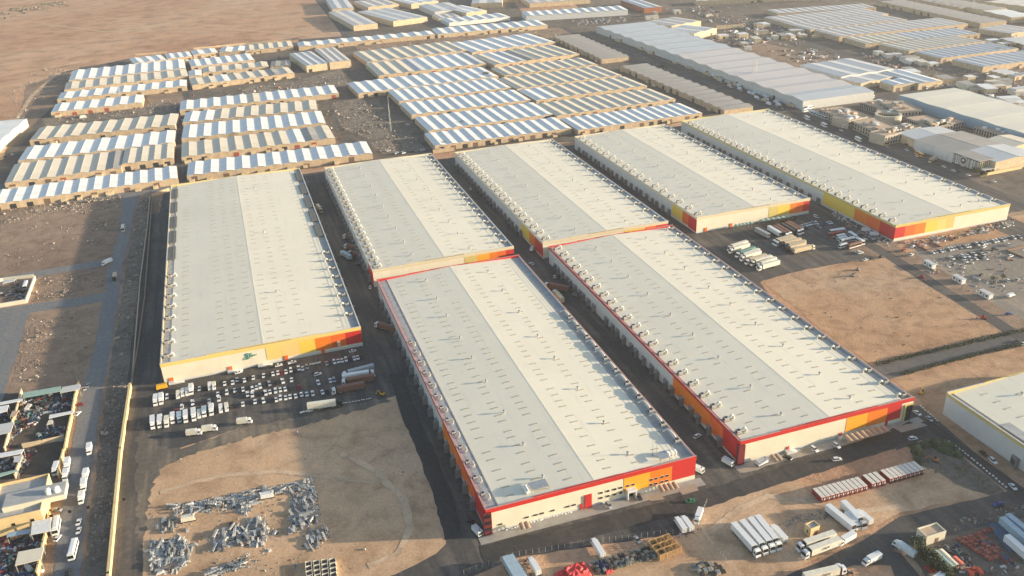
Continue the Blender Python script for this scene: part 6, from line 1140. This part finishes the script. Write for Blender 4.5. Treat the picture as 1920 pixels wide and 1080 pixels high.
for k, (t, x, y) in enumerate([('r2',820,630),('r2',1045,775),('r2',1150,755),('r2',1260,735),('r2',1360,705),('r2',1400,640),('r2',1630,755),('r2',1740,715),('r2',1325,955),('r2',1240,960)]):
    v = GP(t,x,y,0); r = thing('lamp_post', 'thin lamp post on the far right lot, %s along' % ORD[k], 'lamp post', (v.x,v.y,0), 0, 'lamp posts on the far right lot'); b = MB(); b.tube([(0,0,0),(0,0,8)], [.12,.07], 6); b.build('pole', STEEL, r); b = MB(); b.tube([(0,0,8),(1.4,0,8.3)], .06, 5); b.box(1.2,1.9,-.15,.15,8.2,8.4); b.build('lamp_head', STEEL, r)
# machines on the orange plot
for t, p, m_, lb in [('f',(1345,475),RED,'red excavator-like machine beside the lot road'),('f',(1695,705),RED,'rust-red machine at the corner of the orange plot'),('i',(1345,45),PAINT['yellow'],'orange excavator on the red dirt beyond the glass corner'),('f',(985,432),GREY,'grey machine on the upper orange plot'),('f',(955,465),GREY,'small grey machine on the upper orange plot'),('i',(1425,425),paint((.45,.18,.06), .7),'rusty loader on the planted corner'),('p1',(1760,685),PAINT['yellow'],'yellow loader at the corner of the sand plot')]:
    v = place(t, p, 1); r = thing('excavator', lb, 'machine', v, uni(0,6)); r.scale = (.62,.62,.62); b = MB(); [b.box(-1.9,1.9,s*1.1-.3,s*1.1+.3,0,.8,0,.25,0) for s in (-1,1)]; b.build('tracks', DARK, r); b = MB(); b.box(-1.9,1.3,-1.2,1.2,.8,1.9,0,.1,.1); b.build('body', m_, r); b = MB(); b.box(-.2,1.2,-1.1,.1,1.9,3.0,0,.1,.1); b.build('cab', GLASS, r)
    b = MB(); b.tube([(1.2,.5,1.5),(3.4,.5,3.6),(5.4,.5,2.2),(5.6,.5,.5)], [.28,.24,.2,.15], 6); b.box(5.2,6.0,0,1,.1,.7); b.build('boom', m_, r)
# ------------------------------------------------------------------ warm dusty air
hz = MB(); hz.box(-3000,3800,-1000,4700,-1,235); hm = D.materials.new('dusty_air'); hm.use_nodes = True; N, L = hm.node_tree.nodes, hm.node_tree.links; N.clear()
out = N.new('ShaderNodeOutputMaterial'); pv = N.new('ShaderNodeVolumePrincipled'); pv.inputs['Color'].default_value = (.93,.95,1.0,1); pv.inputs['Density'].default_value = .00008; pv.inputs['Anisotropy'].default_value = .3
L.new(pv.outputs[0], out.inputs['Volume']); tag(hz.build('haze', hm), 'thin dusty haze over the whole industrial district', None, None, 'stuff')
